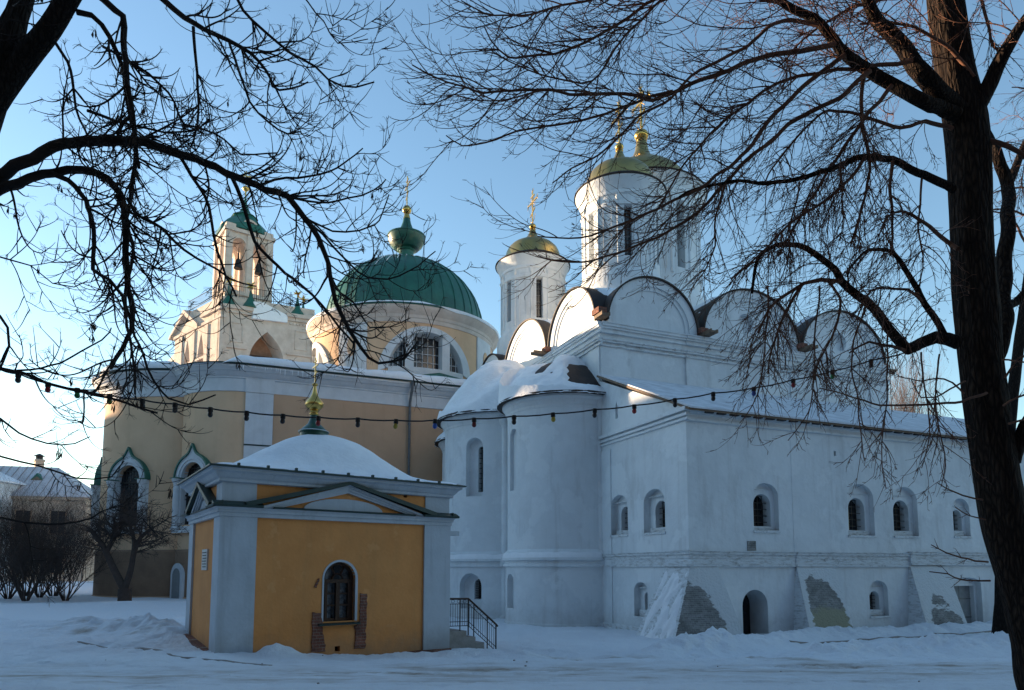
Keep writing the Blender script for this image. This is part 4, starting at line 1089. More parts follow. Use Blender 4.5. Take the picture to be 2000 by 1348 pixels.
def zi(poly, a):
    for k in range(len(poly) - 1):
        if poly[k][0] <= a <= poly[k + 1][0]:
            return poly[k][1] + (poly[k + 1][1] - poly[k][1]) * (a - poly[k][0]) / (poly[k + 1][0] - poly[k][0])
    return poly[-1][1]
a = W_ + .12; i = 0
while a < W_ + 2.15:
    main = i % 6 == 1
    if main: MB().tube([H.w(a, bq, zi(bt_, a) - .2), H.w(a, bq, zi(rp, a))], .02, 6).build('post', M['iron'], RL, 0)
    else: MB().tube([H.w(a, bq, zi(bt_, a)), H.w(a, bq, zi(rp, a) - .16)], .009, 4).build('baluster', M['iron'], RL, 0)
    a += .088; i += 1
MB().tube([H.w(W_ + 1.05, bq, -.1), H.w(W_ + 1.05, bq, 1.04)], .024, 6).build('post', M['iron'], RL, 0)
MB().tube([H.w(W_ + 2.14, bq, -.75), H.w(W_ + 2.14, bq, .17)], .024, 6).build('post', M['iron'], RL, 0)
s_ = MB(); a = W_ + .25
while a < W_ + 2.1:
    zc = zi(rp, a) - .08
    s_.tube([H.w(a + .06 * cos(q), bq, zc + .05 * sin(q)) for q in [2 * pi * k / 10 for k in range(11)]], .007, 4); a += .22
s_.build('scroll', M['iron'], RL, 0)

# ================================================================ the belfry far behind
G = Frame((-31.2, 72.0), 65, -49)
BT = thing('bell_tower', 'cream white belfry with green tent roofs and pointed arches', 'bell tower', (-29, 76, 0))
GR = lambda a, d, z: G.w(a, -d, z)
GL = lambda b, d, z: G.w(-d, b * 1.22, z)
plan = [(-.2, -.0), (10.2, 0), (10.2, 9), (-.2, 9)]
base = MB().prism(lambda a, b, z: G.w(a, b, z), [(-.2, -1), (10.2, -1), (10.2, 30.1), (-.2, 30.1)], 0, 10.9)
def pointed(u0, u1, z0, z1, n=10):
    c = (u0 + u1) / 2; w2 = (u1 - u0) / 2; zs = z0 + (z1 - z0) * .4
    L = [(u1 - w2 * (k / n) ** 1.7, zs + (z1 - zs) * (k / n) ** .75) for k in range(n + 1)]
    return [(u0, z0), (u1, z0)] + L + [(2 * c - x, z) for x, z in L[::-1][1:]]
c1 = MB().prism(GR, pointed(2.9, 6.5, 22, 27.9), .5, -2.2)
for q in (3.4, 6.2): c1.prism(GL, pointed(q - .75, q + .75, 20, 28.0), .6, -.8)
cut(base, [c1], 'tower_wall', M['cream'], BT, 0)
MB().prism(GR, [(2.6, 20), (6.8, 20), (6.8, 28), (2.6, 28)], -2.0, -2.3).build('belfry_recess', M['niche_brown'], BT, 0)
MB().box(GR, 2.9, 6.5, -.9, -.7, 24.6, 25.3).build('belfry_beam', M['wood_dark'], BT, 0)
t = MB()
t.box(GR, -.35, 10.3, -.1, .2, 29.5, 29.9); t.box(GR, -.5, 3.0, -.1, .45, 29.9, 30.3); t.box(GR, 6.5, 10.4, -.1, .45, 29.9, 30.3)
t.box(GR, .1, 2.6, 0, .18, 25.6, 25.8); t.box(GR, 6.7, 10.2, 0, .18, 25.6, 25.8); t.box(GR, -.3, .5, -.1, .22, 10, 29.5); t.box(GR, 9.4, 10.3, -.1, .22, 10, 29.5)
for (u0, u1) in ((.9, 2.2), (7.6, 9.0)):
    t.box(GR, u0, u1, 0, .10, 26.3, 26.45); t.box(GR, u0, u1, 0, .1, 28.4, 28.55); t.box(GR, u0, u0 + .12, 0, .1, 26.3, 28.5); t.box(GR, u1 - .12, u1, 0, .1, 26.3, 28.5)
k = 0
while k < 9: t.box(GR, 7.0 + k * .35, 7.2 + k * .35, 0, .14, 29.1, 29.3); k += 1
for q in (2.2, 4.8, 7.4): t.box(GL, q - .3, q + .3, -.1, .35, 10, 28.6)
t.box(GL, -.3, 1.2, -.1, .3, 10, 29.5); t.box(GL, -.6, 8.9, -.1, .4, 28.7, 29.0); t.box(GL, 1.9, 8.8, -.1, .28, 25.0, 25.25); t.box(GL, -.7, 3, -.1, .55, 29.6, 30.1)
t.prism(GL, [(3.0, 29.0), (8.9, 29.0), (6.6, 31.3)], .0, -.6)
for s in (-1, 1): t.prism(GL, [(6.6, 31.0), (6.6, 31.6), (6.6 + s * 3.0, 29.1), (6.6 + s * 3.0, 28.8)], .6, -.6 + .01 * s)
t.build('tower_trim', M['cream'], BT, 0)
MB().prism(GR, [(3.0, 29.1), (6.6, 29.2), (6.6, 30.0), (3.9, 31.1), (3.0, 31.0)], .35, -1.5).build('snow', M['snow'], BT, 0)
t = MB(); t.box(GR, .0, 9.8, -.2, -8.4, 30.3, 31.3); t.build('terrace', M['cream'], BT, 0)
MB().prism(GL, [(9.0, 10), (12.6, 10), (12.6, 25.6), (9.0, 26.6)], -.3, -5).build('side_wing', M['cream'], BT, 0)
MB().prism(GL, [(8.9, 26.6), (12.8, 25.6), (12.8, 25.9), (8.9, 27.4)], .0, -5.2).build('side_wing_roof', M['green'], BT, 0)
# railing on the terrace
r_ = MB()
for z in (31.5, 32.6): r_.tube([G.w(-.1, 8, z), G.w(-.1, .1, z), G.w(7.3, .1, z), G.w(7.3, 3, z)], .035, 4)
for i in range(38): a = -.1 + 7.4 * i / 37; r_.tube([G.w(a, .1, 31.3), G.w(a, .1, 32.6 if i % 9 else 32.9)], .02 if i % 9 else .05, 3)
for i in range(30): b_ = .1 + 7.9 * i / 29; r_.tube([G.w(-.1, b_, 31.3), G.w(-.1, b_, 32.6)], .02, 3)
for i in range(10): b_ = .1 + 2.9 * i / 9; r_.tube([G.w(7.3, b_, 31.3), G.w(7.3, b_, 32.6)], .02, 3)
r_.build('terrace_railing', M['iron'], BT, 0)
def turret(a, b_, z, h, s):
    c = G.w(a, b_)
    o = MB().lathe(c, [(.85 * s, z), (.9 * s, z + .1), (.5 * s, z + .35 * h), (.22 * s, z + .65 * h), (.08 * s, z + h)], 8).build('turret', M['green'], BT, 0)
    x = MB(); zc = z + h + .45
    for k in range(26):
        d = Vector((random.gauss(0, 1), random.gauss(0, 1), random.gauss(0, 1))).normalized(); p0 = Vector((c[0], c[1], zc)); x.tube([p0, p0 + d * .62], [.09, .008], 4)
    x.tube([Vector((c[0], c[1], z + h - .1)), Vector((c[0], c[1], zc))], .05, 5)
    x.build('gilt_star', M['gold'], o, 0)
turret(8.05, .5, 30.2, 2.3, 1.0); turret(8.9, .9, 30.2, 1.9, .85); turret(.9, .6, 30.3, 2.6, 1.0); turret(3.0, .3, 30.3, 2.2, 1.0)
# upper bell stage
TC = Vector((-31.75, 78.5, 0)); ang = radians(12)
def oct_(r, z, n=4, a0=0): return [Vector((TC.x + r * cos(a0 + 2 * pi * i / n), TC.y + r * sin(a0 + 2 * pi * i / n), z)) for i in range(n)]
ph = radians(-8)
T1 = MB().loft([oct_(3.6, 30.5, 4, ph), oct_(3.6, 40.65, 4, ph)])
cc_ = MB(); faces4 = []
for k in range(4):
    t_ = ph + pi / 4 + k * pi / 2; n_ = Vector((cos(t_), sin(t_), 0)); mp = wall_map(TC, (-n_.y, n_.x, 0), n_); faces4.append((n_, mp))
cA = MB(); cB = MB()
for k, (n_, mp) in enumerate(faces4[:2]):
    for u in (-1.15, 1.15): (cA if k == 0 else cB).prism(mp, arch(u - .72, u + .72, 33.4, 39.6), 6, -6)
cut(T1, [cA, cB], 'bell_stage', M['cream'], BT, 0)
t = MB(); ap = 3.6 * cos(pi / 4)
for n_, mp in faces4:
    t.box(mp, -ap - .25, ap + .25, ap - .1, ap + .28, 40.2, 40.6); t.box(mp, -ap - .15, ap + .15, ap - .1, ap + .16, 32.9, 33.2)
    for u in (-ap + .25, 0, ap - .25): t.box(mp, u - .3, u + .3, ap - .1, ap + .12, 33, 40.2)
    t.prism(mp, arch(-.95, .95, 40.5, 42.1), ap - .4, ap + .05)
    for s in (-1, 1): t.box(mp, s * (ap - .45) - .5, s * (ap - .45) + .5, ap - .5, ap + .1, 40.6, 41.1)
t.build('bell_stage_trim', M['cream'], BT, 0)
t = MB()
for n_, mp in faces4: t.prism(mp, circle(0, 41.3, .55, 20), ap - .1, ap + .09)
t.build_each('clock_face', M['wood_dark'], BT, 0)
t = MB().loft([oct_(r, z, 8, ph + pi / 8) for r, z in ((3.2, 40.7), (3.05, 41.4), (2.3, 42.3), (1.55, 43.0), (1.4, 43.3), (1.55, 43.35), (.75, 43.9), (.38, 44.6), (.17, 45.4), (.06, 46.2))])
tr_ = t.build('tent_roof', M['green'], BT, 0)
f2 = MB().lathe(TC, [(.06, 46.1), (.1, 46.7)] + [(.05 + .36 * sin(pi * k / 8), 46.7 + .72 * k / 8) for k in range(9)], 16).build('gilt_ball', M['gold'], tr_, 60)
ortho_cross(TC, 47.3, 2.0, (1, .3), 1.6).build('cross', M['gold'], f2, 0)
for u in (-1.15, 1.15):
    c = TC + Vector((faces4[3][0].x * 2.4, faces4[3][0].y * 2.4, 0)) + Vector((-faces4[3][0].y, faces4[3][0].x, 0)) * u
    MB().lathe(c, [(.5, 36.0), (.45, 36.1), (.34, 36.6), (.28, 37.0), (.1, 37.2), (.03, 38.6)], 16).build('bell', M['iron'], BT, 40)

# ================================================================ far houses and the unseen ranges that shade the yard
def house(name, label, P, ang, Lg, Wd, ze, zr, wallm, roofm, wins=(), seams=True):
    fr = Frame(P, ang, ang - 90); o = thing(name, label, 'house', fr.w(Lg / 2, Wd / 2))
    ff = lambda a, d, z: fr.w(a, -d, z)
    MB().prism(ff, [(0, -1), (Lg, -1), (Lg, ze), (0, ze)], 0, -Wd).build('wall', wallm, o, 0)
    e = .5
    r0 = [fr.w(-e, -e, ze - .1), fr.w(Lg + e, -e, ze - .1), fr.w(Lg + e, Wd + e, ze - .1), fr.w(-e, Wd + e, ze - .1)]
    r1 = [fr.w(Wd / 2, Wd / 2, zr), fr.w(Lg - Wd / 2, Wd / 2, zr), fr.w(Lg - Wd / 2, Wd / 2 + .1, zr), fr.w(Wd / 2, Wd / 2 + .1, zr)]
    up = [p + Vector((0, 0, .15)) for p in r0]
    ro_ = MB().loft([r0, up, r1]).build('roof', roofm, o, 0)
    MB().box(ff, 0, Lg, -.05, .3, ze - .5, ze - .11).build('eaves_cornice', wallm, o, 0)
    if seams:
        b = MB(); n = int(Lg / .95)
        for i in range(n):
            a = -e + (Lg + 2 * e) * i / n
            top = min(1, max(0, min(a + e, Lg + e - a) / (Wd / 2 + e)))
            p0, p1 = fr.w(a, -e, ze + .06), fr.w(a, -e + (Wd / 2 + e) * top, ze + .06 + (zr - ze) * top)
            if top > .02: b.tube([p0, p1], .045, 4)
        b.build('roof_seam', M['roof_grey'], ro_, 0)
    for (a, z0, z1, wd) in wins:
        w_ = MB().box(ff, a - wd / 2, a + wd / 2, -.05, .03, z0, z1).build('window', M['glass'], o, 0)
        b = MB(); b.box(ff, a - wd / 2 - .12, a - wd / 2, -.05, .08, z0, z1 + .15); b.box(ff, a + wd / 2, a + wd / 2 + .12, -.05, .08, z0, z1 + .15); b.box(ff, a - .03, a + .03, .02, .06, z0, z1)
        b.box(ff, a - wd / 2 - .2, a + wd / 2 + .2, -.05, .14, z0 - .15, z0)
        b.build('window_frame', M['buff'], w_, 0)
    return o, fr, ro_
M['pink'] = mat('pinkish_house_stucco', (0.52, 0.415, 0.325), 0.9, (0.45, 0.355, 0.275), 0.8)
hw = [(2 + 4.1 * i, 6.6, 9.6, 1.7) for i in range(9)] + [(2 + 4.1 * i, 1.4, 4.6, 1.7) for i in range(9)]
HP = Vector((-57.6, 93.0, 0)); HA = 76
ho, hf, hr = house('long_house', 'long pale buff house with a grey seamed metal roof behind the shrubs', (HP.x - 38 * sin(radians(HA)), HP.y - 38 * cos(radians(HA))), HA, 38, 11, 11.6, 16.2, M['pink'], M['roof_seam'], hw)
c = hf.w(29.5, 7.0); b = MB().lathe(c, [(.75, 14), (.75, 17.1), (.9, 17.15), (.9, 17.4), (.6, 17.5)], 4); ch = b.build('chimney', M['pink'], hr, 0)
MB().lathe(c, [(.45, 17.5), (.45, 17.9), (.75, 17.95), (.1, 18.3)], 8).build('chimney_cap', M['iron'], ch, 0)
b = MB(); b.prism(lambda a, d, z: hf.w(a, 2.6 - d, z), [(29.6, 13.2), (32.4, 13.2), (31.0, 15.0)], 0, -3.2); dm_ = b.build('dormer', M['green'], hr, 0)
MB().prism(lambda a, d, z: hf.w(a, 2.6 - d, z), [(30.2, 13.2), (31.8, 13.2), (31.8, 13.9), (31.0, 14.5), (30.2, 13.9)], .04, -.2).build('dormer_window', M['wood'], dm_, 0)
house('rear_house', 'pale house with a snowy hipped roof half hidden behind the yellow church', (-66, 112), 80, 26, 14, 12.8, 18.4, M['pink'], M['snow'], (), False)
# long range out of sight to the left: it keeps the evening sun off the yard
house('monastery_range', 'long whitewashed range standing left of the yard beyond the view', (-78, 98), 180, 118, 12, 13.2, 15.8, M['white'], M['snow'], [(6 + 8 * i, 4, 7, 1.5) for i in range(14)], False)

house('added_shade_range', 'tall dark grey block added unseen behind the viewer to cut sky light', (95, -6), 270, 170, 16, 26, 33, M['blocker_brick'], M['roof_dark'], [(5 + 8 * i, 4, 7, 1.5) for i in range(20)], False)  # added out of view to block sky light from the south walls

# ================================================================ ground
def seg_d(x, y, pts):
    best = (1e9, 0)
    for k in range(len(pts) - 1):
        ax, ay, ah = pts[k]; bx, by, bh = pts[k + 1]
        dx, dy = bx - ax, by - ay; L2 = dx * dx + dy * dy
        t = max(0, min(1, ((x - ax) * dx + (y - ay) * dy) / L2)); d = sqrt((x - ax - t * dx) ** 2 + (y - ay - t * dy) ** 2)
        if d < best[0]: best = (d, ah + (bh - ah) * t)
    return best
def hp(a, b, h): q = H.w(a, b); return (q.x, q.y, h)
def cp_(a, b, h): q = C.w(a, b); return (q.x, q.y, h)
BANKS = [
    ([hp(.9, -.45, .02), hp(1.3, -.5, .15), hp(2.6, -.55, .10), hp(4.0, -.5, .15), hp(5.6, -.5, .14), hp(7.2, -.6, .16), (1.6, 20.2, .16)], .75, .10),
    ([(3.2, 19.7, .05), (4.55, 20.6, .40), (6.05, 21.6, .62), (7.3, 22.3, .42), (8.2, 22.9, .30), cp_(4.2, -1.2, .30), cp_(8, -1.3, .26), cp_(14, -1.4, .30), cp_(22, -1.4, .3)], .95, .10),
    ([(7.3, 18.6, .05), (8.4, 19.3, .30), (10.4, 20.3, .36), (12.9, 21.3, .42), (16, 22.4, .40), (22, 25, .4)], 1.05, .16),
    ([(-22, 26.5, .25), (-16, 22.8, .30), (-13, 22.3, .38), (-11.0, 21.6, .42), (-9.9, 20.2, .30)], 1.1, .15),
    ([hp(1.15, -.55, .2), hp(1.5, -.6, .2)], .32, .06),
    ([(-.6, 18.2, .16), (.3, 18.3, .26), (1.1, 18.6, .1)], .7, .05),
    ([(-9.5, 10.5, .16), (-6.6, 10.0, .2), (-5.2, 9.6, .0)], .7, .10),
    ([(-30, 34, .1), (-16, 36, .25), (-8, 34, .2)], 2.5, .2),
]
KERB_L = [(-11.5, 18.6), (-9.6, 17.75), (-7.6, 16.2), (-5.0, 14.6)]
def ground_z(x, y):
    z = -.52 * smooth01(-9.2, -3.0, x) * smooth01(14.5, 20.2, y)
    z += .22 * smooth01(14.5, 8.5, y) - .0
    z += .25 * smooth01(30, 44, y) * smooth01(-5, -15, x)
    far = smooth01(60, 40, sqrt(x * x + y * y))
    if far > 0:
        road = abs((y - 13.2 - .06 * x))
        rough = smooth01(1.0, 3.2, road)
        z += far * ((.018 + .06 * rough) * fbm(x * .9, y * .9, 1) + .022 * fbm(x * 3.2, y * 3.2, 6) * (0.45 + rough) + .06 * rough * fbm(x * .3, y * .3, 9) - .05 * rough * max(0, nz(x * 2.6, y * 2.6, 3) - .35))
        if y < 45:
            for pts, wd, ro_ in BANKS:
                d, h = seg_d(x, y, pts)
                if d < wd * 2.2:
                    k = math.exp(-(d / wd) ** 2 * 1.6) * h
                    z += k * (1 + ro_ * 3.0 * fbm(x * 2.2, y * 2.2, 3)) + k * ro_ * .9 * nz(x * 6, y * 6, 2) + k * .35 * max(0, nz(x * 5.5, y * 5.5, 8) - .15)
            # trodden ruts
            for off, amp in ((-.9, .035), (.75, .03)):
                dd = abs(y - 13.2 - .06 * x - off - .25 * nz(x * .25, off)); z -= amp * math.exp(-(dd / .28) ** 2)
    return z
def axis_pts(lo, hi, step, far, grow=1.22):
    out = []; v = lo
    while v <= hi: out.append(v); v += step
    s = step; v = hi
    while v < far: s *= grow; v += s; out.append(v)
    s = step; v = lo
    while v > -far: s *= grow; v -= s; out.insert(0, v)
    return out
PRINTS = {}
rp_ = random.Random(4)
for (x0, y0, x1, y1, n_) in ((-9, 11.0, 8, 12.4, 30), (-6, 12.6, 10, 15.6, 30), (10, 13.0, -2, 17.6, 24), (3, 15, 5.5, 20.5, 14), (-13, 15.4, -6, 14.2, 16), (-12, 19.6, -9.0, 17.0, 12), (12, 16.8, 4, 16.4, 16), (1.5, 18.9, -.4, 20.6, 8)):
    ln = sqrt((x1 - x0) ** 2 + (y1 - y0) ** 2); ux, uy = (x1 - x0) / ln, (y1 - y0) / ln
    for k in range(n_):
        t = k / n_; sgn = 1 if k % 2 else -1
        px_ = x0 + (x1 - x0) * t - uy * .11 * sgn + rp_.uniform(-.08, .08) + .5 * nz(t * 3, x0); py_ = y0 + (y1 - y0) * t + ux * .11 * sgn + rp_.uniform(-.08, .08) + .4 * nz(t * 3, y0)
        for gx in (-1, 0, 1):
            for gy in (-1, 0, 1): PRINTS.setdefault((int(px_ // .5) + gx, int(py_ // .5) + gy), []).append((px_, py_, ux, uy, rp_.uniform(.03, .06)))
_gz = ground_z
def ground_z(x, y):
    z = _gz(x, y)
    for (a, b_, ux, uy, dp) in PRINTS.get((int(x // .5), int(y // .5)), ()):
        dx, dy = x - a, y - b_; l = (dx * ux + dy * uy) / .17; w_ = (-dx * uy + dy * ux) / .085; r2 = l * l + w_ * w_
        if r2 < 4: z += -dp * math.exp(-r2 * r2 * .8) + dp * .35 * math.exp(-((sqrt(r2) - 1.35) / .25) ** 2)
    return z
xs = axis_pts(-13, 20, .085, 700); ys = axis_pts(8.5, 26.5, .07, 900)
nx, ny = len(xs), len(ys)
vs = [(x, y, ground_z(x, y)) for y in ys for x in xs]
fs = [(j * nx + i, j * nx + i + 1, (j + 1) * nx + i + 1, (j + 1) * nx + i) for j in range(ny - 1) for i in range(nx - 1)]
me = bpy.data.meshes.new('snowy_ground'); me.from_pydata(vs, [], fs)
at_ = me.attributes.new('dirt', 'FLOAT', 'POINT')
dv = []
for (x, y, z) in vs:
    v = 0
    if y < 30 and abs(x) < 25:
        rd = abs(y - 13.4 - .06 * x) 
        v = math.exp(-(rd / 1.5) ** 2) * (.25 + .9 * max(0, fbm(x * .35, y * 1.6, 4)) + .5 * max(0, fbm(x * 1.5, y * 5, 7)))
        d, _ = seg_d(x, y, [(1.2, 18.2, 0), (3.3, 18.9, 0), (4.6, 17.2, 0), (6.5, 15.8, 0)]); v += .75 * math.exp(-(d / .5) ** 2) * (.4 + max(0, fbm(x * 1.2, y * 3, 2)) * 1.5)
        d, _ = seg_d(x, y, [(-13.5, 22.0, 0), (-11.8, 21.6, 0), (-10.2, 20.6, 0)]); v += .85 * math.exp(-(d / .9) ** 2) * max(0, .25 + 1.3 * fbm(x * 1.8, y * 1.8, 5))
    dv.append(min(1, v * 1.35))
at_.data.foreach_set('value', dv)
ms = bpy.data.materials.new('trodden_snow'); ms.use_nodes = True
t = ms.node_tree; N = t.nodes; L = t.links; b = N['Principled BSDF']; b.inputs['Roughness'].default_value = .8; b.inputs['Specular IOR Level'].default_value = .25
tc = N.new('ShaderNodeTexCoord'); a_ = N.new('ShaderNodeAttribute'); a_.attribute_name = 'dirt'
n1 = N.new('ShaderNodeTexNoise'); n1.inputs['Scale'].default_value = 1.4; n1.inputs['Detail'].default_value = 9; n1.inputs['Roughness'].default_value = .7
mp_ = N.new('ShaderNodeMapping'); mp_.inputs['Scale'].default_value = (.5, 1.6, 1); L.new(tc.outputs['Object'], mp_.inputs[0]); L.new(mp_.outputs[0], n1.inputs['Vector'])
mr = N.new('ShaderNodeMapRange'); mr.inputs['From Min'].default_value = .36; mr.inputs['From Max'].default_value = .60; L.new(n1.outputs['Fac'], mr.inputs['Value'])
mu = N.new('ShaderNodeMath'); mu.operation = 'MULTIPLY'; mu.use_clamp = True; L.new(mr.outputs[0], mu.inputs[0]); L.new(a_.outputs['Fac'], mu.inputs[1])
m1 = N.new('ShaderNodeMix'); m1.data_type = 'RGBA'; m1.inputs['A'].default_value = (.74, .78, .83, 1); m1.inputs['B'].default_value = (.30, .24, .18, 1); L.new(mu.outputs[0], m1.inputs['Factor'])
n3 = N.new('ShaderNodeTexNoise'); n3.inputs['Scale'].default_value = 60; n3.inputs['Detail'].default_value = 2; L.new(tc.outputs['Object'], n3.inputs['Vector'])
m3 = N.new('ShaderNodeMapRange'); m3.inputs['From Min'].default_value = .68; m3.inputs['From Max'].default_value = .74; m3.inputs['To Max'].default_value = .35; L.new(n3.outputs['Fac'], m3.inputs['Value'])
m2 = N.new('ShaderNodeMix'); m2.data_type = 'RGBA'; m2.inputs['B'].default_value = (.22, .19, .16, 1); L.new(m3.outputs[0], m2.inputs['Factor']); L.new(m1.outputs['Result'], m2.inputs['A']); L.new(m2.outputs['Result'], b.inputs['Base Color'])
n2 = N.new('ShaderNodeTexNoise'); n2.inputs['Scale'].default_value = 7; n2.inputs['Detail'].default_value = 9; n2.inputs['Roughness'].default_value = .65; L.new(tc.outputs['Object'], n2.inputs['Vector'])
bm_ = N.new('ShaderNodeBump'); bm_.inputs['Strength'].default_value = .7; bm_.inputs['Distance'].default_value = .14; L.new(n2.outputs['Fac'], bm_.inputs['Height']); L.new(bm_.outputs[0], b.inputs['Normal'])
go = link('snowy_ground', me, ms, None, 180); structure(go)
# kerb stones
def kerb(pts, h, wd, m):
    b = MB(); P2 = []
    for k in range(len(pts) - 1):
        n = max(2, int((Vector(pts[k + 1]) - Vector(pts[k])).length / .5))
        P2 += [Vector(pts[k]).lerp(Vector(pts[k + 1]), i / n) for i in range(n)]
    P2.append(Vector(pts[-1])); rings = []
    for i, p in enumerate(P2):
        tt = (P2[min(i + 1, len(P2) - 1)] - P2[max(0, i - 1)]).normalized(); nn3 = Vector((-tt.y, tt.x)); z = ground_z(p.x, p.y)
        rings.append([Vector((p.x - nn3.x * wd, p.y - nn3.y * wd, z - .15)), Vector((p.x - nn3.x * wd, p.y - nn3.y * wd, z + h)), Vector((p.x + nn3.x * wd, p.y + nn3.y * wd, z + h)), Vector((p.x + nn3.x * wd, p.y + nn3.y * wd, z - .15))])
    return structure(b.loft(rings).build('kerb', m, None, 0))
kerb(KERB_L, .012, .035, M['concrete'])
kerb([(C.w(a, b_).x, C.w(a, b_).y) for a, b_ in ((1.6, -3.05), (4, -2.9), (8, -2.65), (14, -2.5), (22, -2.4))], .03, .04, M['concrete'])
# clods of frozen dirt on the track
rr = random.Random(11); b = MB()
for i in range(18):
    x, y = rr.uniform(-9, 11), rr.uniform(11.2, 18.5); s = rr.uniform(.012, .03); z = ground_z(x, y)
    b.lathe((x, y), [(s * .4, z - .01), (s, z + s * .3), (s * .8, z + s * .8), (s * .2, z + s)], 6)
cl = b.build('frozen_clods', M['concrete'], None, 0); cl['kind'] = 'stuff'; cl['label'] = 'small clods of frozen dirt scattered over the snowy track'; cl['category'] = 'dirt'
# ================================================================ festoon of coloured bulbs
LG = thing('string_lights', 'black cable of small coloured bulbs slung between the two big trees', 'string lights', at(850, 830, 8.8))
BP = [(36, 738), (94, 757), (151, 768), (214, 780), (278, 789), (342, 797), (411, 806), (482, 813), (553, 819), (622, 823), (699, 826), (774, 829), (850, 829), (926, 826), (1004, 821), (1080, 816), (1162, 808), (1239, 800), (1318, 788), (1393, 776), (1472, 766), (1549, 750), (1626, 733), (1701, 712)]
CB = {1: 'red', 2: 'green', 3: 'lime', 9: 'red', 11: 'yellow', 12: 'blue', 13: 'dark red', 15: 'yellow', 17: 'red', 20: 'blue', 21: 'red', 22: 'green'}
BM = {'red': plain('red_bulb', (.30, .015, .02)), 'green': plain('green_bulb', (.01, .22, .06)), 'lime': plain('lime_bulb', (.16, .20, .02)), 'yellow': plain('yellow_bulb', (.40, .30, .03)),
      'blue': plain('blue_bulb', (.01, .09, .42)), 'dark red': plain('dark_red_bulb', (.12, .01, .012)), 'dark': plain('dark_bulb', (.015, .012, .014))}
dY = lambda x: 7.7 + 1.9 * (x / 1850)
cb = [at(-60, 690, 7.6), at(0, 722, 7.7)] + [at(x, y - 8, dY(x)) for x, y in BP] + [at(1772, 688, 9.55), at(1868, 655, 9.75)]
cbs = []
for k in range(len(cb) - 1):
    for q in range(3): cbs.append(cb[k].lerp(cb[k + 1], q / 3) - Vector((0, 0, .012 * sin(pi * q / 3))))
cbs.append(cb[-1])
MB().tube(cbs, .0095, 6).build('cable', M['iron'], LG, 60)
sm_, bm2 = MB(), MB()
sm_.lathe((0, 0), [(.012, .015), (.028, .012), (.030, -.005), (.030, -.038), (.027, -.046)], 12)
bm2.lathe((0, 0), [(.022, -.042), (.024, -.05), (.030, -.07), (.029, -.088), (.019, -.104), (.005, -.110)], 14)
for i, (x, y) in enumerate(BP):
    p = at(x, y - 8, dY(x)); tl = Matrix.Rotation(.25 * nz(i * 3.1, 2), 4, 'X') @ Matrix.Rotation(.25 * nz(i * 1.7, 5), 4, 'Y')
    c = CB.get(i, 'dark')
    s = MB(); s.add([tl @ v + p for v in sm_.v], sm_.f); so = s.build('lamp_socket', M['iron'], LG, 40)
    b = MB(); b.add([tl @ v + p for v in bm2.v], bm2.f); bo = b.build('bulb', BM[c], so, 60)
    if c != 'dark': bo['label'] = c + ' glass bulb'

# ================================================================ trees
class Tree:
    def __init__(s, seed): s.r = random.Random(seed); s.limbs = []
def poly_len(P): return sum((P[i + 1] - P[i]).length for i in range(len(P) - 1))
def resample(P, R, step):
    out = [P[0]]; ro = [R[0]]
    for i in range(len(P) - 1):
        L = (P[i + 1] - P[i]).length; n = max(1, int(L / step))
        p0 = P[max(0, i - 1)]; p3 = P[min(len(P) - 1, i + 2)]
        for k in range(1, n + 1):
            t = k / n; t2 = t * t; t3 = t2 * t
            q = .5 * ((2 * P[i]) + (P[i + 1] - p0) * t + (2 * p0 - 5 * P[i] + 4 * P[i + 1] - p3) * t2 + (3 * P[i] - p0 - 3 * P[i + 1] + p3) * t3)
            out.append(q); ro.append(R[i] + (R[i + 1] - R[i]) * t)
    return out, ro
def traced(pix, Y0, Y1, w0, w1, seed=0, wob=.12, step=.12):
    """a limb followed along the photo, running from distance Y0 to Y1, widths in photo pixels"""
    n = len(pix); P = []; R = []
    for i, (x, y) in enumerate(pix):
        f = i / (n - 1); Y = Y0 + (Y1 - Y0) * f + wob * nz(i * .7 + seed, seed * 1.3) * (1 if 0 < i else 0)
        P.append(at(x, y, Y)); R.append((w0 + (w1 - w0) * f) * Y / F / 2)
    return resample(P, R, step)
def grow(rng, p, d, L, r, g0, g1, wob, seg=.07, side=Vector((0, 0, 0))):
    """a twig: falls (g0<0) at first then turns up (g1>0) towards its tip"""
    n = max(4, int(L / seg)); P = [p.copy()]; R = [r]; d = d.normalized()
    w = Vector((rng.uniform(-1, 1), rng.uniform(-1, 1), rng.uniform(-1, 1)))
    for i in range(n):
        t = (i + 1) / n
        if rng.random() < .35: w = Vector((rng.uniform(-1, 1), rng.uniform(-1, 1), rng.uniform(-.7, .7)))
        d = d + Vector((0, 0, (g0 + (g1 - g0) * t))) * (L / n) + w * wob * (L / n) ** .5 + side * (L / n)
        d.normalize(); P.append(P[-1] + d * (L / n)); R.append(max(r * (1 - .58 * t), .0022))
    return P, R
def tang(P, i):
    a = P[max(0, i - 1)]; b = P[min(len(P) - 1, i + 1)]; return (b - a).normalized()
def sides_for(r): return 3 if r < .005 else (4 if r < .012 else (5 if r < .03 else (8 if r < .08 else 14)))
def add_tube(mb, P, R): mb.tube(P, R, sides_for(max(R)), cap=False)
def randperp(rng, t):
    v = Vector((rng.gauss(0, 1), rng.gauss(0, 1), rng.gauss(0, 1))); v -= t * v.dot(t)
    return v.normalized() if v.length > 1e-4 else t.orthogonal()

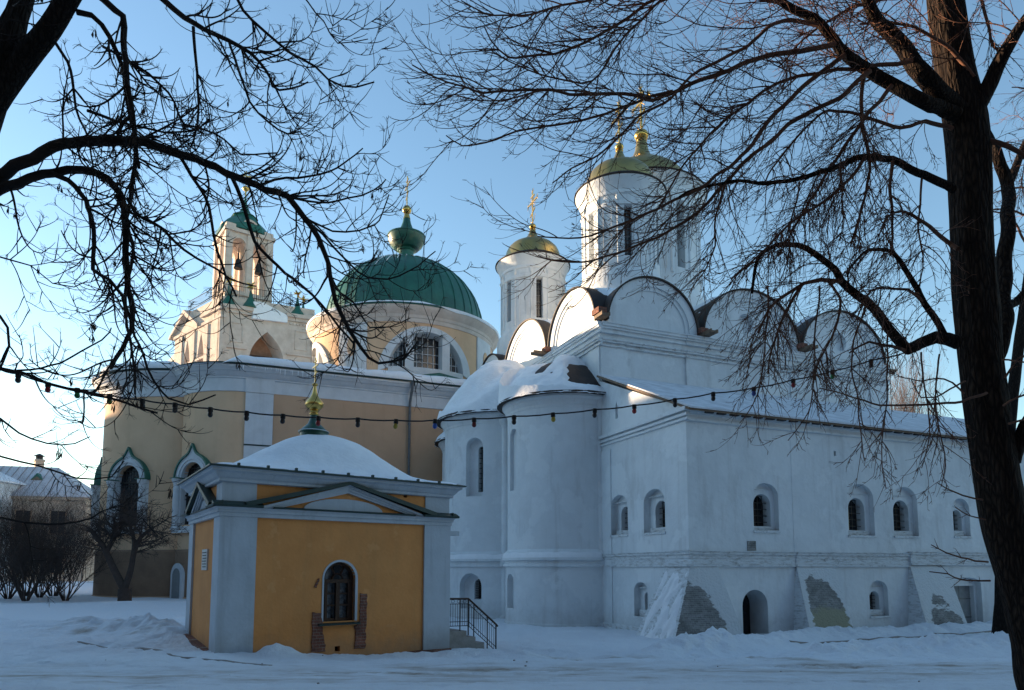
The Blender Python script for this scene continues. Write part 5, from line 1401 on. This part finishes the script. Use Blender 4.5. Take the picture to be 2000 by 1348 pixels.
def lumpy_trunk(mb, P, R, sides, amp=.05, seed=0):
    rings = []; u = Vector((1, 0, 0))
    for i, p in enumerate(P):
        t = tang(P, i); u = (u - t * u.dot(t)).normalized(); v = t.cross(u); rg = []
        for k in range(sides):
            a = 2 * pi * k / sides
            rr = R[i] * (1 + amp * nz(cos(a) * 1.6 + seed, sin(a) * 1.6, p.z * .9) + amp * .7 * nz(cos(a) * 5 + seed, sin(a) * 5, p.z * .5) + amp * .35 * nz(cos(a) * 12, sin(a) * 12 + seed, p.z * 1.4))
            rg.append(p + u * (rr * cos(a)) + v * (rr * sin(a)))
        rings.append(rg)
    mb.loft(rings, True, True)

# ---------------- left tree: dark, close, J shaped twigs with hair fine winter stalks
LT = thing('bare_maple', 'dark bare tree at the left edge, arching limbs with upturned twig tips', 'tree', (-5.5, 7.3, 0))
rg = random.Random(21)
tr = MB()
P, R = resample([Vector((-6.35, 7.35, -.2)), at(-215, 1100, 7.35), at(-195, 800, 7.35), at(-150, 560, 7.4), at(-104, 400, 7.4), at(-58, 260, 7.4), at(-10, 140, 7.4), at(34, 30, 7.4), at(58, -60, 7.4), at(75, -220, 7.4), at(100, -420, 7.4)], [.40, .35, .30, .275, .26, .235, .20, .115, .105, .06, .015], .12)
lumpy_trunk(tr, P, R, 28, .08, 3)
P, R = resample([at(-60, 300, 7.4), at(-10, 200, 7.4), at(48, 117, 7.38), at(98, 55, 7.3), at(140, -15, 7.2), at(200, -110, 7.1), at(290, -260, 7.0), at(360, -420, 7.0)], [.12, .125, .125, .115, .11, .10, .06, .015], .12)
lumpy_trunk(tr, P, R, 22, .07, 9)
tr.build('trunk', M['bark_dark'], LT, 60)
LL = [  # photo path, Y0, Y1, px width start/end, twig density, twig length
 ([(-30, 372), (0, 348), (48, 316), (104, 290), (168, 276), (224, 274), (280, 278), (320, 290), (380, 306), (440, 338), (500, 362), (560, 386), (592, 420), (624, 464), (636, 499), (657, 594), (690, 660), (707, 684), (740, 708), (790, 700), (818, 668)], 7.3, 8.3, 25, 3.5, 1.0),
 ([(-40, 395), (0, 372), (40, 356), (104, 336), (160, 330), (208, 346), (236, 380), (244, 432), (247, 537), (259, 609), (256, 642), (240, 680), (214, 718)], 7.3, 7.9, 20, 8, 1.0),
 ([(100, 338), (132, 352), (160, 380), (176, 420), (184, 476), (180, 524), (214, 547), (237, 580), (250, 640), (262, 720), (264, 770)], 7.45, 7.3, 11, 4, .9),
 ([(186, -12), (240, 32), (240, 80), (248, 140), (256, 192), (264, 272), (262, 330), (252, 400), (246, 470)], 7.2, 7.9, 14, 7, 1.0),
 ([(150, 22), (178, 30), (200, 52), (224, 96), (240, 132), (250, 200), (262, 260), (270, 330)], 7.3, 7.7, 12, 6, 1.0),
 ([(300, -14), (360, 32), (400, 60), (448, 80), (490, 102), (520, 140), (545, 175), (600, 160)], 7.2, 7.9, 13, 3, 1.0),
 ([(378, 52), (384, 120), (388, 192), (388, 236), (372, 290)], 7.4, 7.6, 7, 3, .9),
 ([(448, 80), (470, 150), (488, 200), (524, 236), (560, 262), (590, 255)], 7.7, 7.9, 6, 3, .9),
 ([(460, -10), (472, 20), (520, 64), (568, 100), (612, 132), (640, 156), (696, 172), (728, 160)], 7.2, 7.9, 7, 3, 1.0),
 ([(590, -10), (632, 44), (660, 84), (716, 76)], 7.4, 7.8, 4, 2.5, .8),
 ([(172, 216), (196, 226), (224, 236), (280, 248), (320, 256), (384, 252), (410, 230)], 7.6, 7.9, 7, 3, .9),
 ([(105, 76), (132, 120), (144, 172), (150, 212), (168, 256), (182, 320), (176, 380)], 7.3, 7.6, 7, 3, .9),
 ([(346, 298), (376, 344), (400, 384), (412, 430), (424, 490), (440, 540), (464, 580)], 7.75, 7.9, 8, 4, .6),
 ([(450, 345), (476, 400), (484, 440), (496, 471), (541, 518), (589, 556), (630, 596), (665, 640), (690, 672)], 7.9, 8.2, 9, 4, .5),
 ([(250, 390), (264, 416), (312, 444), (360, 488), (404, 516), (450, 545), (500, 560)], 7.7, 8.0, 8, 3, .6),
 ([(-30, 712), (0, 718), (47, 732), (142, 763), (214, 777), (266, 794), (310, 806)], 7.3, 7.5, 8, 4, .55),
 ([(-20, 600), (0, 620), (14, 640), (18, 676), (6, 706), (-6, 730)], 7.2, 7.4, 6, 4, .7),
 ([(0, 722), (62, 722), (119, 708), (199, 665), (214, 640)], 7.4, 7.7, 5, 2.5, .6),
 ([(-20, 806), (0, 817), (38, 846), (95, 867), (147, 867), (178, 852)], 7.2, 7.5, 5, 2.2, .55),
 ([(-30, 880), (0, 891), (38, 903), (100, 917), (147, 934), (180, 936), (218, 929), (245, 900)], 7.2, 7.6, 4.5, 2.5, .4),
 ([(-30, 1008), (0, 1012), (47, 1021), (119, 1024), (154, 1019), (204, 998), (240, 985), (262, 962)], 7.2, 7.6, 5, 2.2, .4),
 ([(-10, 500), (20, 510), (60, 520), (100, 552), (140, 560), (170, 545)], 7.2, 7.5, 4, 2.2, .7),
 ([(225, 380), (260, 480), (245, 570), (258, 640), (280, 690), (300, 740), (330, 782), (370, 790), (420, 770)], 7.7, 7.6, 7, 3, .7),
 ([(-40, 80), (-10, 70), (12, 40), (40, -10)], 7.2, 7.0, 8, 5, .8),
 ([(200, 90), (270, 130), (330, 180), (360, 240), (420, 260), (470, 300), (540, 300)], 7.5, 8.1, 6, 3, 1.0),
 ([(610, 440), (650, 480), (700, 530), (740, 545), (800, 530), (850, 492)], 8.2, 8.5, 5, 2.5, .7),
 ([(500, 362), (560, 350), (620, 345), (670, 320), (710, 290)], 8.0, 8.4, 6, 2.5, .9),
 ([(560, 386), (620, 396), (680, 390), (730, 372), (752, 350)], 8.0, 8.5, 5, 2.5, .9),
 ([(592, 420), (650, 450), (700, 450), (740, 430), (760, 380)], 8.1, 8.4, 4.5, 2.5, .8),
 ([(650, 560), (690, 590), (722, 640), (760, 640), (800, 620)], 8.2, 8.4, 4, 2.2, .7),
]
tw = MB(); hair = MB(); keys = MB(); limb_objs = 0
def left_twig(p, d, L, r, depth):
    Pq, Rq = grow(rg, p, d, L, r, -2.4, 4.8, .36, .05)
    add_tube(tw, Pq, Rq)
    n = len(Pq)
    if depth > 0:
        for k in range(max(1, int(L / .115))):
            i = rg.randrange(max(1, n // 5), n); t = tang(Pq, i)
            left_twig(Pq[i], t * .75 + randperp(rg, t) * .8 + Vector((0, 0, .15)), rg.uniform(.10, .34) * (.6 + L), max(.0055, Rq[i] * .78), depth - 1)
    else:
        pass
    if rg.random() < .55:
        e = Pq[-1]; t = tang(Pq, n - 1)
        for k in range(rg.randint(3, 7)):
            dd = t * .4 + randperp(rg, t) * .8 + Vector((0, 0, -.2))
            dd.normalize(); hl = rg.uniform(.04, .10)
            hair.tube([e - t * rg.uniform(0, .05), e + dd * hl * .6, e + dd * hl - Vector((0, 0, .012))], [.002, .0016, .0012], 3, cap=False)
    if rg.random() < .035:
        e = Pq[-1]
        for k in range(rg.randint(2, 5)):
            q = e + Vector((rg.uniform(-.02, .02), rg.uniform(-.02, .02), -rg.uniform(.02, .05)))
            keys.tube([e, q, q - Vector((rg.uniform(-.01, .01), 0, .035)), q - Vector((rg.uniform(-.015, .015), 0, .07))], [.001, .003, .008, .002], 4)
for li, (pix, Y0, Y1, w0, w1, dens) in enumerate(LL):
    P, R = traced(pix, Y0, Y1, w0, w1, li * 2.7, .25)
    # small kinks of the wood
    P = [p + Vector((nz(p.x * 4 + li, p.z * 4), nz(p.z * 4, p.y * 3), nz(p.y * 5, p.x * 5 + li))) * .03 for p in P]
    lb = MB(); add_tube(lb, P, R); lb.build('limb', M['twig_dark'], LT, 60)
    L = poly_len(P); n = len(P)
    for k in range(int(L * 8.2 * dens)):
        f = rg.random() ** .8; i = min(n - 1, 1 + int(f * (n - 2))); t = tang(P, i)
        d = t * rg.uniform(.3, .9) + randperp(rg, t) * .9 + Vector((.15, 0, -.1))
        Lt = rg.uniform(.25, .95) * (1 if R[i] > .012 else .8)
        left_twig(P[i], d, Lt, min(R[i] * .62, rg.uniform(.009, .0145)), 1 if Lt > .25 else 0)
tw.build('twigs', M['twig_dark'], LT, 60, recalc=False)
for o_ in (hair.build('seed_stalks', M['seed'], LT, 0, recalc=False), keys.build('winter_keys', M['seed'], LT, 0)): o_['kind'] = 'stuff'

# ---------------- right tree: linden with a leaning furrowed trunk and drooping twigs
RT = thing('bare_linden', 'big bare linden with furrowed leaning trunk and drooping twigs at right', 'tree', at(2040, 1330, 9.6))
rg = random.Random(5)
tr = MB()
P, R = resample([Vector((8.05, 9.7, -.6)), at(2060, 1348, 9.7), at(2032, 1250, 9.7), at(1992, 1120, 9.7), at(1960, 1000, 9.7), at(1938, 880, 9.7), at(1918, 740, 9.75), at(1906, 600, 9.8), at(1898, 460, 9.8), at(1894, 340, 9.8), at(1884, 240, 9.8), at(1866, 140, 9.85), at(1846, 0, 9.9), at(1838, -120, 9.95), at(1828, -300, 10.0), at(1815, -520, 10.0)],
    [.50, .40, .335, .30, .29, .285, .28, .28, .27, .275, .285, .255, .245, .225, .13, .03], .10)
lumpy_trunk(tr, P, R, 48, .10, 1)
tr.build('trunk', M['bark_linden'], RT, 60)
RL_ = [  # path, Y0, Y1, w0, w1, density, kind: 0 sparse, 1 sweeping twigs, 2 weeping
 ([(1880, 225), (1852, 200), (1816, 160), (1777, 115), (1745, 71), (1713, 35), (1690, -10), (1660, -80), (1620, -200)], 9.7, 8.8, 44, 14, .5, 1),
 ([(1870, 226), (1845, 214), (1798, 196), (1745, 167), (1692, 135), (1656, 107), (1631, 78), (1603, 50), (1571, 28), (1514, 2), (1470, -20)], 9.6, 8.6, 30, 13, 1.0, 1),
 ([(1893, 240), (1905, 214), (1934, 160), (1959, 107), (1983, 68), (2010, 26), (2040, -20), (2080, -120), (2110, -240)], 9.7, 9.0, 38, 8, .8, 1),
 ([(1862, 372), (1816, 349), (1777, 331), (1741, 313), (1692, 306), (1649, 317), (1603, 338), (1549, 352), (1499, 360), (1442, 356), (1371, 363), (1330, 380)], 9.6, 8.5, 17, 4, 1.6, 2),
 ([(1872, 668), (1850, 660), (1827, 660), (1798, 671), (1773, 681), (1763, 674), (1738, 642), (1709, 606), (1677, 578), (1645, 550), (1631, 528), (1592, 496), (1556, 478), (1514, 480), (1485, 496), (1474, 528), (1468, 575)], 9.6, 8.8, 27, 5, 1.5, 2),
 ([(1645, 550), (1606, 546), (1571, 553), (1531, 578), (1503, 605), (1480, 650)], 9.0, 8.7, 10, 4, 2.0, 2),
 ([(1571, 553), (1542, 600), (1521, 642), (1506, 685), (1500, 730)], 8.9, 8.7, 7, 3, 1.6, 2),
 ([(1620, 548), (1640, 580), (1632, 640), (1600, 700), (1590, 740)], 9.0, 8.8, 6, 3, 1.6, 2),
 ([(1850, 668), (1834, 631), (1806, 592), (1781, 546), (1756, 510), (1742, 489), (1702, 485), (1674, 503), (1655, 540)], 9.5, 9.0, 14, 4, 1.6, 2),
 ([(1802, 588), (1774, 567), (1742, 562), (1702, 567), (1680, 600)], 9.3, 9.1, 7, 3, 1.6, 2),
 ([(1768, 682), (1727, 674), (1699, 667), (1660, 688)], 9.3, 9.0, 8, 3, 1.0, 2),
 ([(1872, 486), (1857, 476), (1827, 453), (1795, 428), (1763, 414), (1735, 425), (1715, 460)], 9.6, 9.1, 10, 3, 1.6, 2),
 ([(1631, 85), (1580, 98), (1500, 110), (1459, 121), (1405, 146), (1352, 164), (1316, 178), (1273, 196), (1245, 189), (1192, 185), (1138, 185), (1095, 180), (1049, 174), (999, 178), (942, 182), (890, 165), (836, 146), (804, 126)], 8.9, 8.2, 11, 2.6, 1.0, 1),
 ([(1600, 50), (1540, 40), (1500, 53), (1459, 89), (1405, 117), (1352, 150), (1298, 203), (1245, 231), (1192, 285), (1156, 313), (1120, 331), (1080, 355)], 8.8, 8.2, 9, 2.6, .9, 1),
 ([(1650, 110), (1580, 160), (1500, 239), (1459, 295), (1423, 327), (1370, 363), (1316, 391), (1263, 416), (1209, 441), (1156, 459), (1110, 466), (1049, 460)], 8.9, 8.3, 10, 2.6, .85, 1),
 ([(1520, 5), (1400, -12), (1281, 0), (1209, 46), (1120, 93), (1049, 110), (992, 110), (957, 78), (946, 53)], 8.6, 8.0, 8, 2.6, 1.2, 1),
 ([(1420, -15), (1310, -8), (1240, 50), (1199, 100), (1156, 157), (1085, 153), (1014, 128), (960, 96)], 8.5, 8.1, 6, 2.4, 1.2, 1),
 ([(1350, -20), (1220, -10), (1100, 10), (1020, 30), (950, 26), (900, 0)], 8.4, 8.0, 6, 2.4, 1.2, 1),
 ([(1316, 178), (1245, 200), (1156, 232), (1085, 243), (1010, 255), (948, 276), (905, 282), (872, 262)], 8.5, 8.2, 6, 2.4, .8, 1),
 ([(1192, 185), (1130, 175), (1060, 180), (990, 195), (930, 198), (895, 186)], 8.3, 8.1, 4, 2.2, .8, 1),
 ([(1700, 140), (1640, 190), (1560, 230), (1500, 280), (1440, 330), (1380, 400), (1330, 440), (1270, 470), (1180, 505), (1100, 512), (1050, 500)], 9.1, 8.4, 10, 2.6, .75, 1),
 ([(1780, 120), (1700, 130), (1620, 140), (1540, 155), (1460, 200), (1390, 260), (1330, 330), (1290, 400)], 9.3, 8.6, 9, 3, 1.6, 1),
 ([(1740, 170), (1690, 230), (1640, 300), (1590, 380), (1560, 430), (1520, 500)], 9.3, 8.7, 9, 3, 1.8, 2),
 ([(1690, 135), (1680, 200), (1690, 270), (1700, 330), (1680, 420), (1660, 480)], 9.2, 8.9, 9, 4, 1.6, 2),
 ([(1690, 306), (1650, 360), (1600, 400), (1540, 440), (1480, 500), (1430, 545)], 9.1, 8.6, 8, 3, 1.8, 2),
 ([(1741, 313), (1740, 380), (1745, 440), (1740, 500)], 9.3, 9.1, 8, 4, 1.6, 2),
 ([(1860, 250), (1810, 235), (1760, 250), (1700, 230), (1640, 215), (1590, 235), (1530, 300), (1490, 360)], 9.6, 8.9, 9, 3, 1.5, 2),
 ([(1900, 260), (1950, 280), (1990, 300), (2030, 330)], 9.7, 9.5, 12, 8, .8, 2),
 ([(1935, 720), (1960, 640), (1960, 560), (1968, 440), (1966, 360), (1950, 310), (1930, 270), (1910, 240)], 10.2, 11.4, 34, 16, .3, 2),
 ([(1966, 360), (1985, 320), (2010, 270), (2040, 240), (2100, 190), (2150, 120)], 11.3, 11.9, 18, 3, .8, 2),
 ([(1960, 600), (1985, 590), (2010, 560), (2040, 530), (2100, 480), (2150, 400)], 10.6, 11.2, 19, 4, .6, 2),
 ([(1978, 900), (1992, 850), (2010, 810), (2040, 780), (2110, 700), (2170, 600)], 9.6, 9.0, 29, 5, .6, 0),
 ([(1925, 768), (1880, 784), (1800, 790), (1720, 790), (1650, 770), (1600, 762)], 9.3, 8.6, 6, 2.4, .6, 0),
 ([(1738, 645), (1733, 720), (1729, 800), (1722, 880), (1727, 955)], 9.1, 8.9, 4, 1.6, .9, 2),
 ([(1690, 600), (1664, 700), (1672, 770), (1684, 860), (1690, 900)], 9.1, 8.8, 4, 1.6, .7, 2),
 ([(1835, 690), (1828, 760), (1832, 830), (1848, 900), (1838, 950)], 9.3, 9.1, 4, 1.6, .9, 2),
 ([(1800, 688), (1806, 760), (1815, 850), (1802, 915)], 9.3, 9.0, 4, 1.6, .8, 2),
 ([(1600, 560), (1592, 660), (1588, 760), (1570, 820), (1540, 860)], 8.9, 8.7, 4, 1.6, .8, 2),
 ([(1500, 560), (1496, 650), (1490, 720), (1470, 790), (1445, 825)], 8.7, 8.5, 4, 1.6, .8, 2),
 ([(1420, 356), (1400, 420), (1395, 480), (1370, 540), (1345, 575)], 8.6, 8.4, 5, 2, 1.3, 2),
 ([(1560, 355), (1545, 430), (1540, 500), (1520, 560)], 8.9, 8.7, 4, 1.6, .8, 2),
 ([(1640, 320), (1645, 400), (1640, 470)], 9.0, 8.9, 5, 2, 1.5, 2),
 ([(1800, 350), (1795, 420), (1802, 500), (1795, 560)], 9.4, 9.2, 5, 2, 1.5, 2),
 ([(1880, 768), (1842, 740), (1790, 742), (1760, 735)], 9.3, 8.8, 4, 2, .6, 0),
 ([(1885, 745), (1830, 775), (1800, 776), (1780, 742)], 9.3, 8.9, 4, 2, .6, 0),
 ([(1930, 1098), (1880, 1090), (1850, 1082), (1820, 1066)], 9.2, 8.9, 4, 2, .5, 0),
 ([(1935, 1135), (1890, 1135), (1850, 1122), (1815, 1116)], 9.2, 8.9, 4, 2, .7, 0),
 ([(1920, 976), (1880, 968), (1850, 955), (1830, 943)], 9.2, 8.9, 4, 2, .6, 0),
 ([(1925, 1015), (1895, 1008), (1865, 991)], 9.2, 9.0, 3.5, 2, .4, 0),
 ([(1960, 740), (1990, 700), (2020, 690)], 9.3, 9.0, 5, 3, .8, 0), ([(1960, 790), (1990, 775), (2030, 760)], 9.3, 9.0, 5, 3, .8, 0), ([(1970, 830), (2000, 820), (2030, 800)], 9.3, 9.0, 5, 3, .8, 0),
 ([(1960, 700), (1985, 708), (2030, 716)], 9.3, 9.0, 4, 3, .8, 0),
 ([(1910, -30), (1925, 40), (1940, 90), (1955, 105)], 9.6, 9.5, 7, 4, 1.2, 2),
 ([(1900, 150), (1860, 100), (1800, 60), (1740, 40), (1680, 45)], 9.6, 9.1, 9, 4, 1.6, 1),
 ([(1838, -40), (1780, -10), (1720, 0), (1650, 20), (1580, 70), (1520, 130)], 9.7, 9.0, 10, 3, 1.5, 1),
]
tw = MB(); fine = MB()
def lime_twig(p, d, L, r, depth, kind):
    if kind == 2: g0, g1, sd_ = -2.4, -.2, Vector((-.2, 0, 0))
    elif kind == 1: g0, g1, sd_ = -1.7, 2.6, Vector((-.35, 0, 0))
    else: g0, g1, sd_ = -.6, 1.2, Vector((0, 0, 0))
    Pq, Rq = grow(rg, p, d, L, r, g0, g1, .45, .065, sd_)
    add_tube(tw if depth > 0 else fine, Pq, Rq)
    n = len(Pq)
    if depth > 0:
        for k in range(max(2, int(L / .12))):
            i = rg.randrange(max(1, n // 6), n); t = tang(Pq, i)
            lime_twig(Pq[i], t * 1.0 + randperp(rg, t) * .62, L * rg.uniform(.15, .45), max(.0036, Rq[i] * .6), depth - 1, 2 if kind == 2 and rg.random() < .6 else 1)
    elif L > .12:
        for k in range(rg.randint(0, 2)):
            i = rg.randrange(1, n); t = tang(Pq, i); e = Pq[i] + (t * .7 + randperp(rg, t) * .7) * .05
            fine.tube([Pq[i], e], [.0045, .003], 3, cap=False)
for li, (pix, Y0, Y1, w0, w1, dens, kind) in enumerate(RL_):
    P, R = traced(pix, Y0, Y1, w0, w1, li * 3.1 + 50, .3)
    P = [p + Vector((nz(p.x * 2.5 + li, p.z * 2.5), nz(p.z * 3, p.y * 3), nz(p.y * 4, p.x * 3 + li))) * .035 for p in P]
    lb = MB()
    if max(R) > .045: lumpy_trunk(lb, P, R, 14, .09, li)
    else: add_tube(lb, P, R)
    lb.build('limb', M['bark_linden'] if max(R) > .045 else M['twig_red'], RT, 60)
    L = poly_len(P); n = len(P)
    for k in range(int(L * (7.2 if kind == 1 else 10.5) * dens)):
        f = .12 + .88 * rg.random() ** .85; i = min(n - 1, 1 + int(f * (n - 2))); t = tang(P, i)
        if kind == 0: d = t * .8 + randperp(rg, t) * .8; Lt = rg.uniform(.12, .35); r0 = .005
        elif kind == 1: d = t * .9 + randperp(rg, t) * .95 + Vector((-.2, 0, -.1)); Lt = rg.uniform(.5, 2.0); r0 = rg.uniform(.006, .010)
        else: d = t * .7 + randperp(rg, t) * .95 + Vector((-.1, 0, -.2)); Lt = rg.uniform(.35, 1.25); r0 = rg.uniform(.005, .008)
        Lt *= .45 + .55 * min(1, R[i] / .03)
        lime_twig(P[i], d, Lt, min(R[i] * .75, r0), 1, kind)
tw.build('twigs', M['twig_red'], RT, 60, recalc=False)
fine.build('fine_twigs', M['twig_red'], RT, 60, recalc=False)

# ---------------- other trees and the shrubs
def simple_tree(name, label, P0, h, spread, nst, seed, m, group=None, lvl=3, r0=.09, lean=0.0, base_h=.0, cat='tree', dens=1.0, up=.25, split=.25, trunk_name='stem', crown='twigs'):
    rg_ = random.Random(seed); o = thing(name, label, cat, P0, group); st = MB(); tw_ = MB(); P0 = Vector(P0)
    def rec(p, d, L, r, lv):
        n = max(3, int(L / .22)); P = [p.copy()]; R = [r]; dd = d.normalized()
        for i in range(n):
            dd = (dd + Vector((rg_.uniform(-1, 1), rg_.uniform(-1, 1), rg_.uniform(-.6, 1))) * .16 + Vector((0, 0, up * .12))).normalized()
            P.append(P[-1] + dd * L / n); R.append(r * (1 - .65 * (i + 1) / n))
        (st if lv >= lvl - 1 else tw_).tube(P, R, 7 if r > .03 else (4 if r > .008 else 3), cap=False)
        if lv > 0:
            for k in range(int((3 + lv * 1.2) * dens) + rg_.randint(0, 2)):
                i = rg_.randrange(max(1, int(n * split)), n + 1); t = tang(P, i)
                rec(P[i], t * .75 + randperp(rg_, t) * .75, L * rg_.uniform(.38, .66), max(R[i] * .62, r * .22), lv - 1)
    for k in range(nst):
        a = 2 * pi * (k + rg_.random() * .8) / nst; tilt = spread * rg_.uniform(.6, 1.1)
        d = Vector((cos(a) * tilt + lean, sin(a) * tilt * .8, 1))
        rec(P0 + Vector((cos(a) * .12, sin(a) * .12, -.15)), d, h * rg_.uniform(.5, .68), r0 * rg_.uniform(.8, 1.1), lvl)
    st.build(trunk_name, m, o, 60, recalc=False); tw_.build(crown, m, o, 60, recalc=False)
    return o
# small forked tree in front of the apse
o = thing('forked_tree', 'small bare tree forking near the snow before the yellow apse', 'tree', at(243, 1172, 37))
b0 = at(243, 1178, 37); st = MB(); tw_ = MB(); rg_ = random.Random(3)
P, R = resample([b0 - Vector((0, 0, .4)), b0, at(243, 1150, 37)], [.42, .36, .33], .2); lumpy_trunk(st, P, R, 14, .15, 2)
def frec(p, d, L, r, lv):
    n = max(4, int(L / .25)); P = [p.copy()]; R = [r]; dd = d.normalized()
    for i in range(n):
        dd = (dd + Vector((rg_.uniform(-1, 1), rg_.uniform(-1, 1), rg_.uniform(-.8, .8))) * .2 + Vector((0, 0, .02))).normalized(); P.append(P[-1] + dd * L / n); R.append(r * (1 - .6 * (i + 1) / n))
    tw_.tube(P, R, 5 if r > .03 else 3, cap=False)
    if lv > 0:
        for k in range(4 + 2 * lv):
            i = rg_.randrange(max(1, n // 4), n + 1); t = tang(P, i); frec(P[i], t * .7 + randperp(rg_, t) * .8, L * rg_.uniform(.35, .6), max(.010, R[i] * .55), lv - 1)
for pix, w0 in (([(243, 1152), (222, 1110), (206, 1075), (190, 1050), (172, 1030)], 15), ([(243, 1152), (255, 1115), (262, 1080), (275, 1050), (300, 1030)], 13), ([(258, 1095), (262, 1060), (255, 1030), (245, 1010)], 9), ([(208, 1080), (220, 1050), (225, 1025)], 8)):
    P, R = resample([at(x, y, 37 + .6 * nz(x, y)) for x, y in pix], [w0 * 37 / F / 2 * (1 - .55 * i / (len(pix) - 1)) for i in range(len(pix))], .25)
    st.tube(P, R, 9, cap=False)
    for k in range(15):
        i = rg_.randrange(len(P) // 2, len(P)); t = tang(P, i); frec(P[i], t * .5 + randperp(rg_, t) * .9, rg_.uniform(.9, 2.0), .045, 2)
st.build('trunk', M['shrub'], o, 60, recalc=False); tw_.build('twigs', M['shrub'], o, 60, recalc=False)
SH = [(-14, 1164, 40, 'leafless shrub cut by the left edge of the view'), (48, 1160, 44, 'leafless shrub behind the gap of the front shrubs before the long house'), (104, 1163, 44, 'thin leafless shrub behind the tangled one beside the forked tree'), (16, 1165, 41, 'dense leafless shrub at the far left edge before the long house'), (78, 1162, 42, 'leafless many stemmed shrub between two others before the long house'), (128, 1168, 39, 'tangled leafless shrub next to the forked tree')]
for i, (x, y, Yd, lab) in enumerate(SH):
    simple_tree('bare_shrub', lab, at(x, y, Yd), (8.0, 7.4, 7.8, 8.2, 7.2, 7.4)[i], .75, 13, 30 + i, M['shrub'], 'shrubs in front of the long house', 3, .034, cat='shrub', dens=1.2)
simple_tree('bare_shrub', 'low leafless shrub in front of the other shrubs at far left', at(50, 1168, 38), 4.6, .8, 10, 77, M['shrub'], 'shrubs in front of the long house', 3, .05, cat='shrub')
# trees beyond the gallery roof
q = C.w(26, 24)
simple_tree('far_birch', 'pale reddish birch crown rising beyond the gallery roof', at(1760, 1110, 62), 21.5, .13, 3, 8, M['far_twig'], None, 3, .14, dens=1.9, up=.85, trunk_name='trunk', crown='crown')
# second trunk behind the linden
o = thing('second_tree', 'dark trunk standing just behind the big leaning linden', 'tree', at(1958, 1238, 26))
P, R = resample([at(1957, 1275, 26), at(1957, 1238, 26), at(1958, 1180, 26), at(1960, 1060, 26), at(1975, 800, 26.2), at(2015, 500, 26.5), at(2060, 200, 27)], [.42, .34, .25, .22, .2, .17, .12], .3)
b = MB(); lumpy_trunk(b, P, R, 20, .08, 6); b.build('trunk', M['bark_dark'], o, 60)
rg = random.Random(12); tw = MB(); fine = MB()
for k in range(16):
    i = rg.randrange(len(P) * 3 // 5, len(P)); t = tang(P, i); d = randperp(rg, t) + Vector((.2, 0, .5)); Pq, Rq = grow(rg, P[i], d, rg.uniform(1.5, 3.5), .05, .3, -.4, .3, .2); add_tube(tw, Pq, Rq)
    for q in range(10):
        j = rg.randrange(2, len(Pq)); lime_twig(Pq[j], tang(Pq, j) + randperp(rg, t), rg.uniform(.5, 1.4), .012, 1, 2)
tw.build('branches', M['twig_red'], o, 60, recalc=False); fine.build('twigs', M['twig_red'], o, 60, recalc=False)
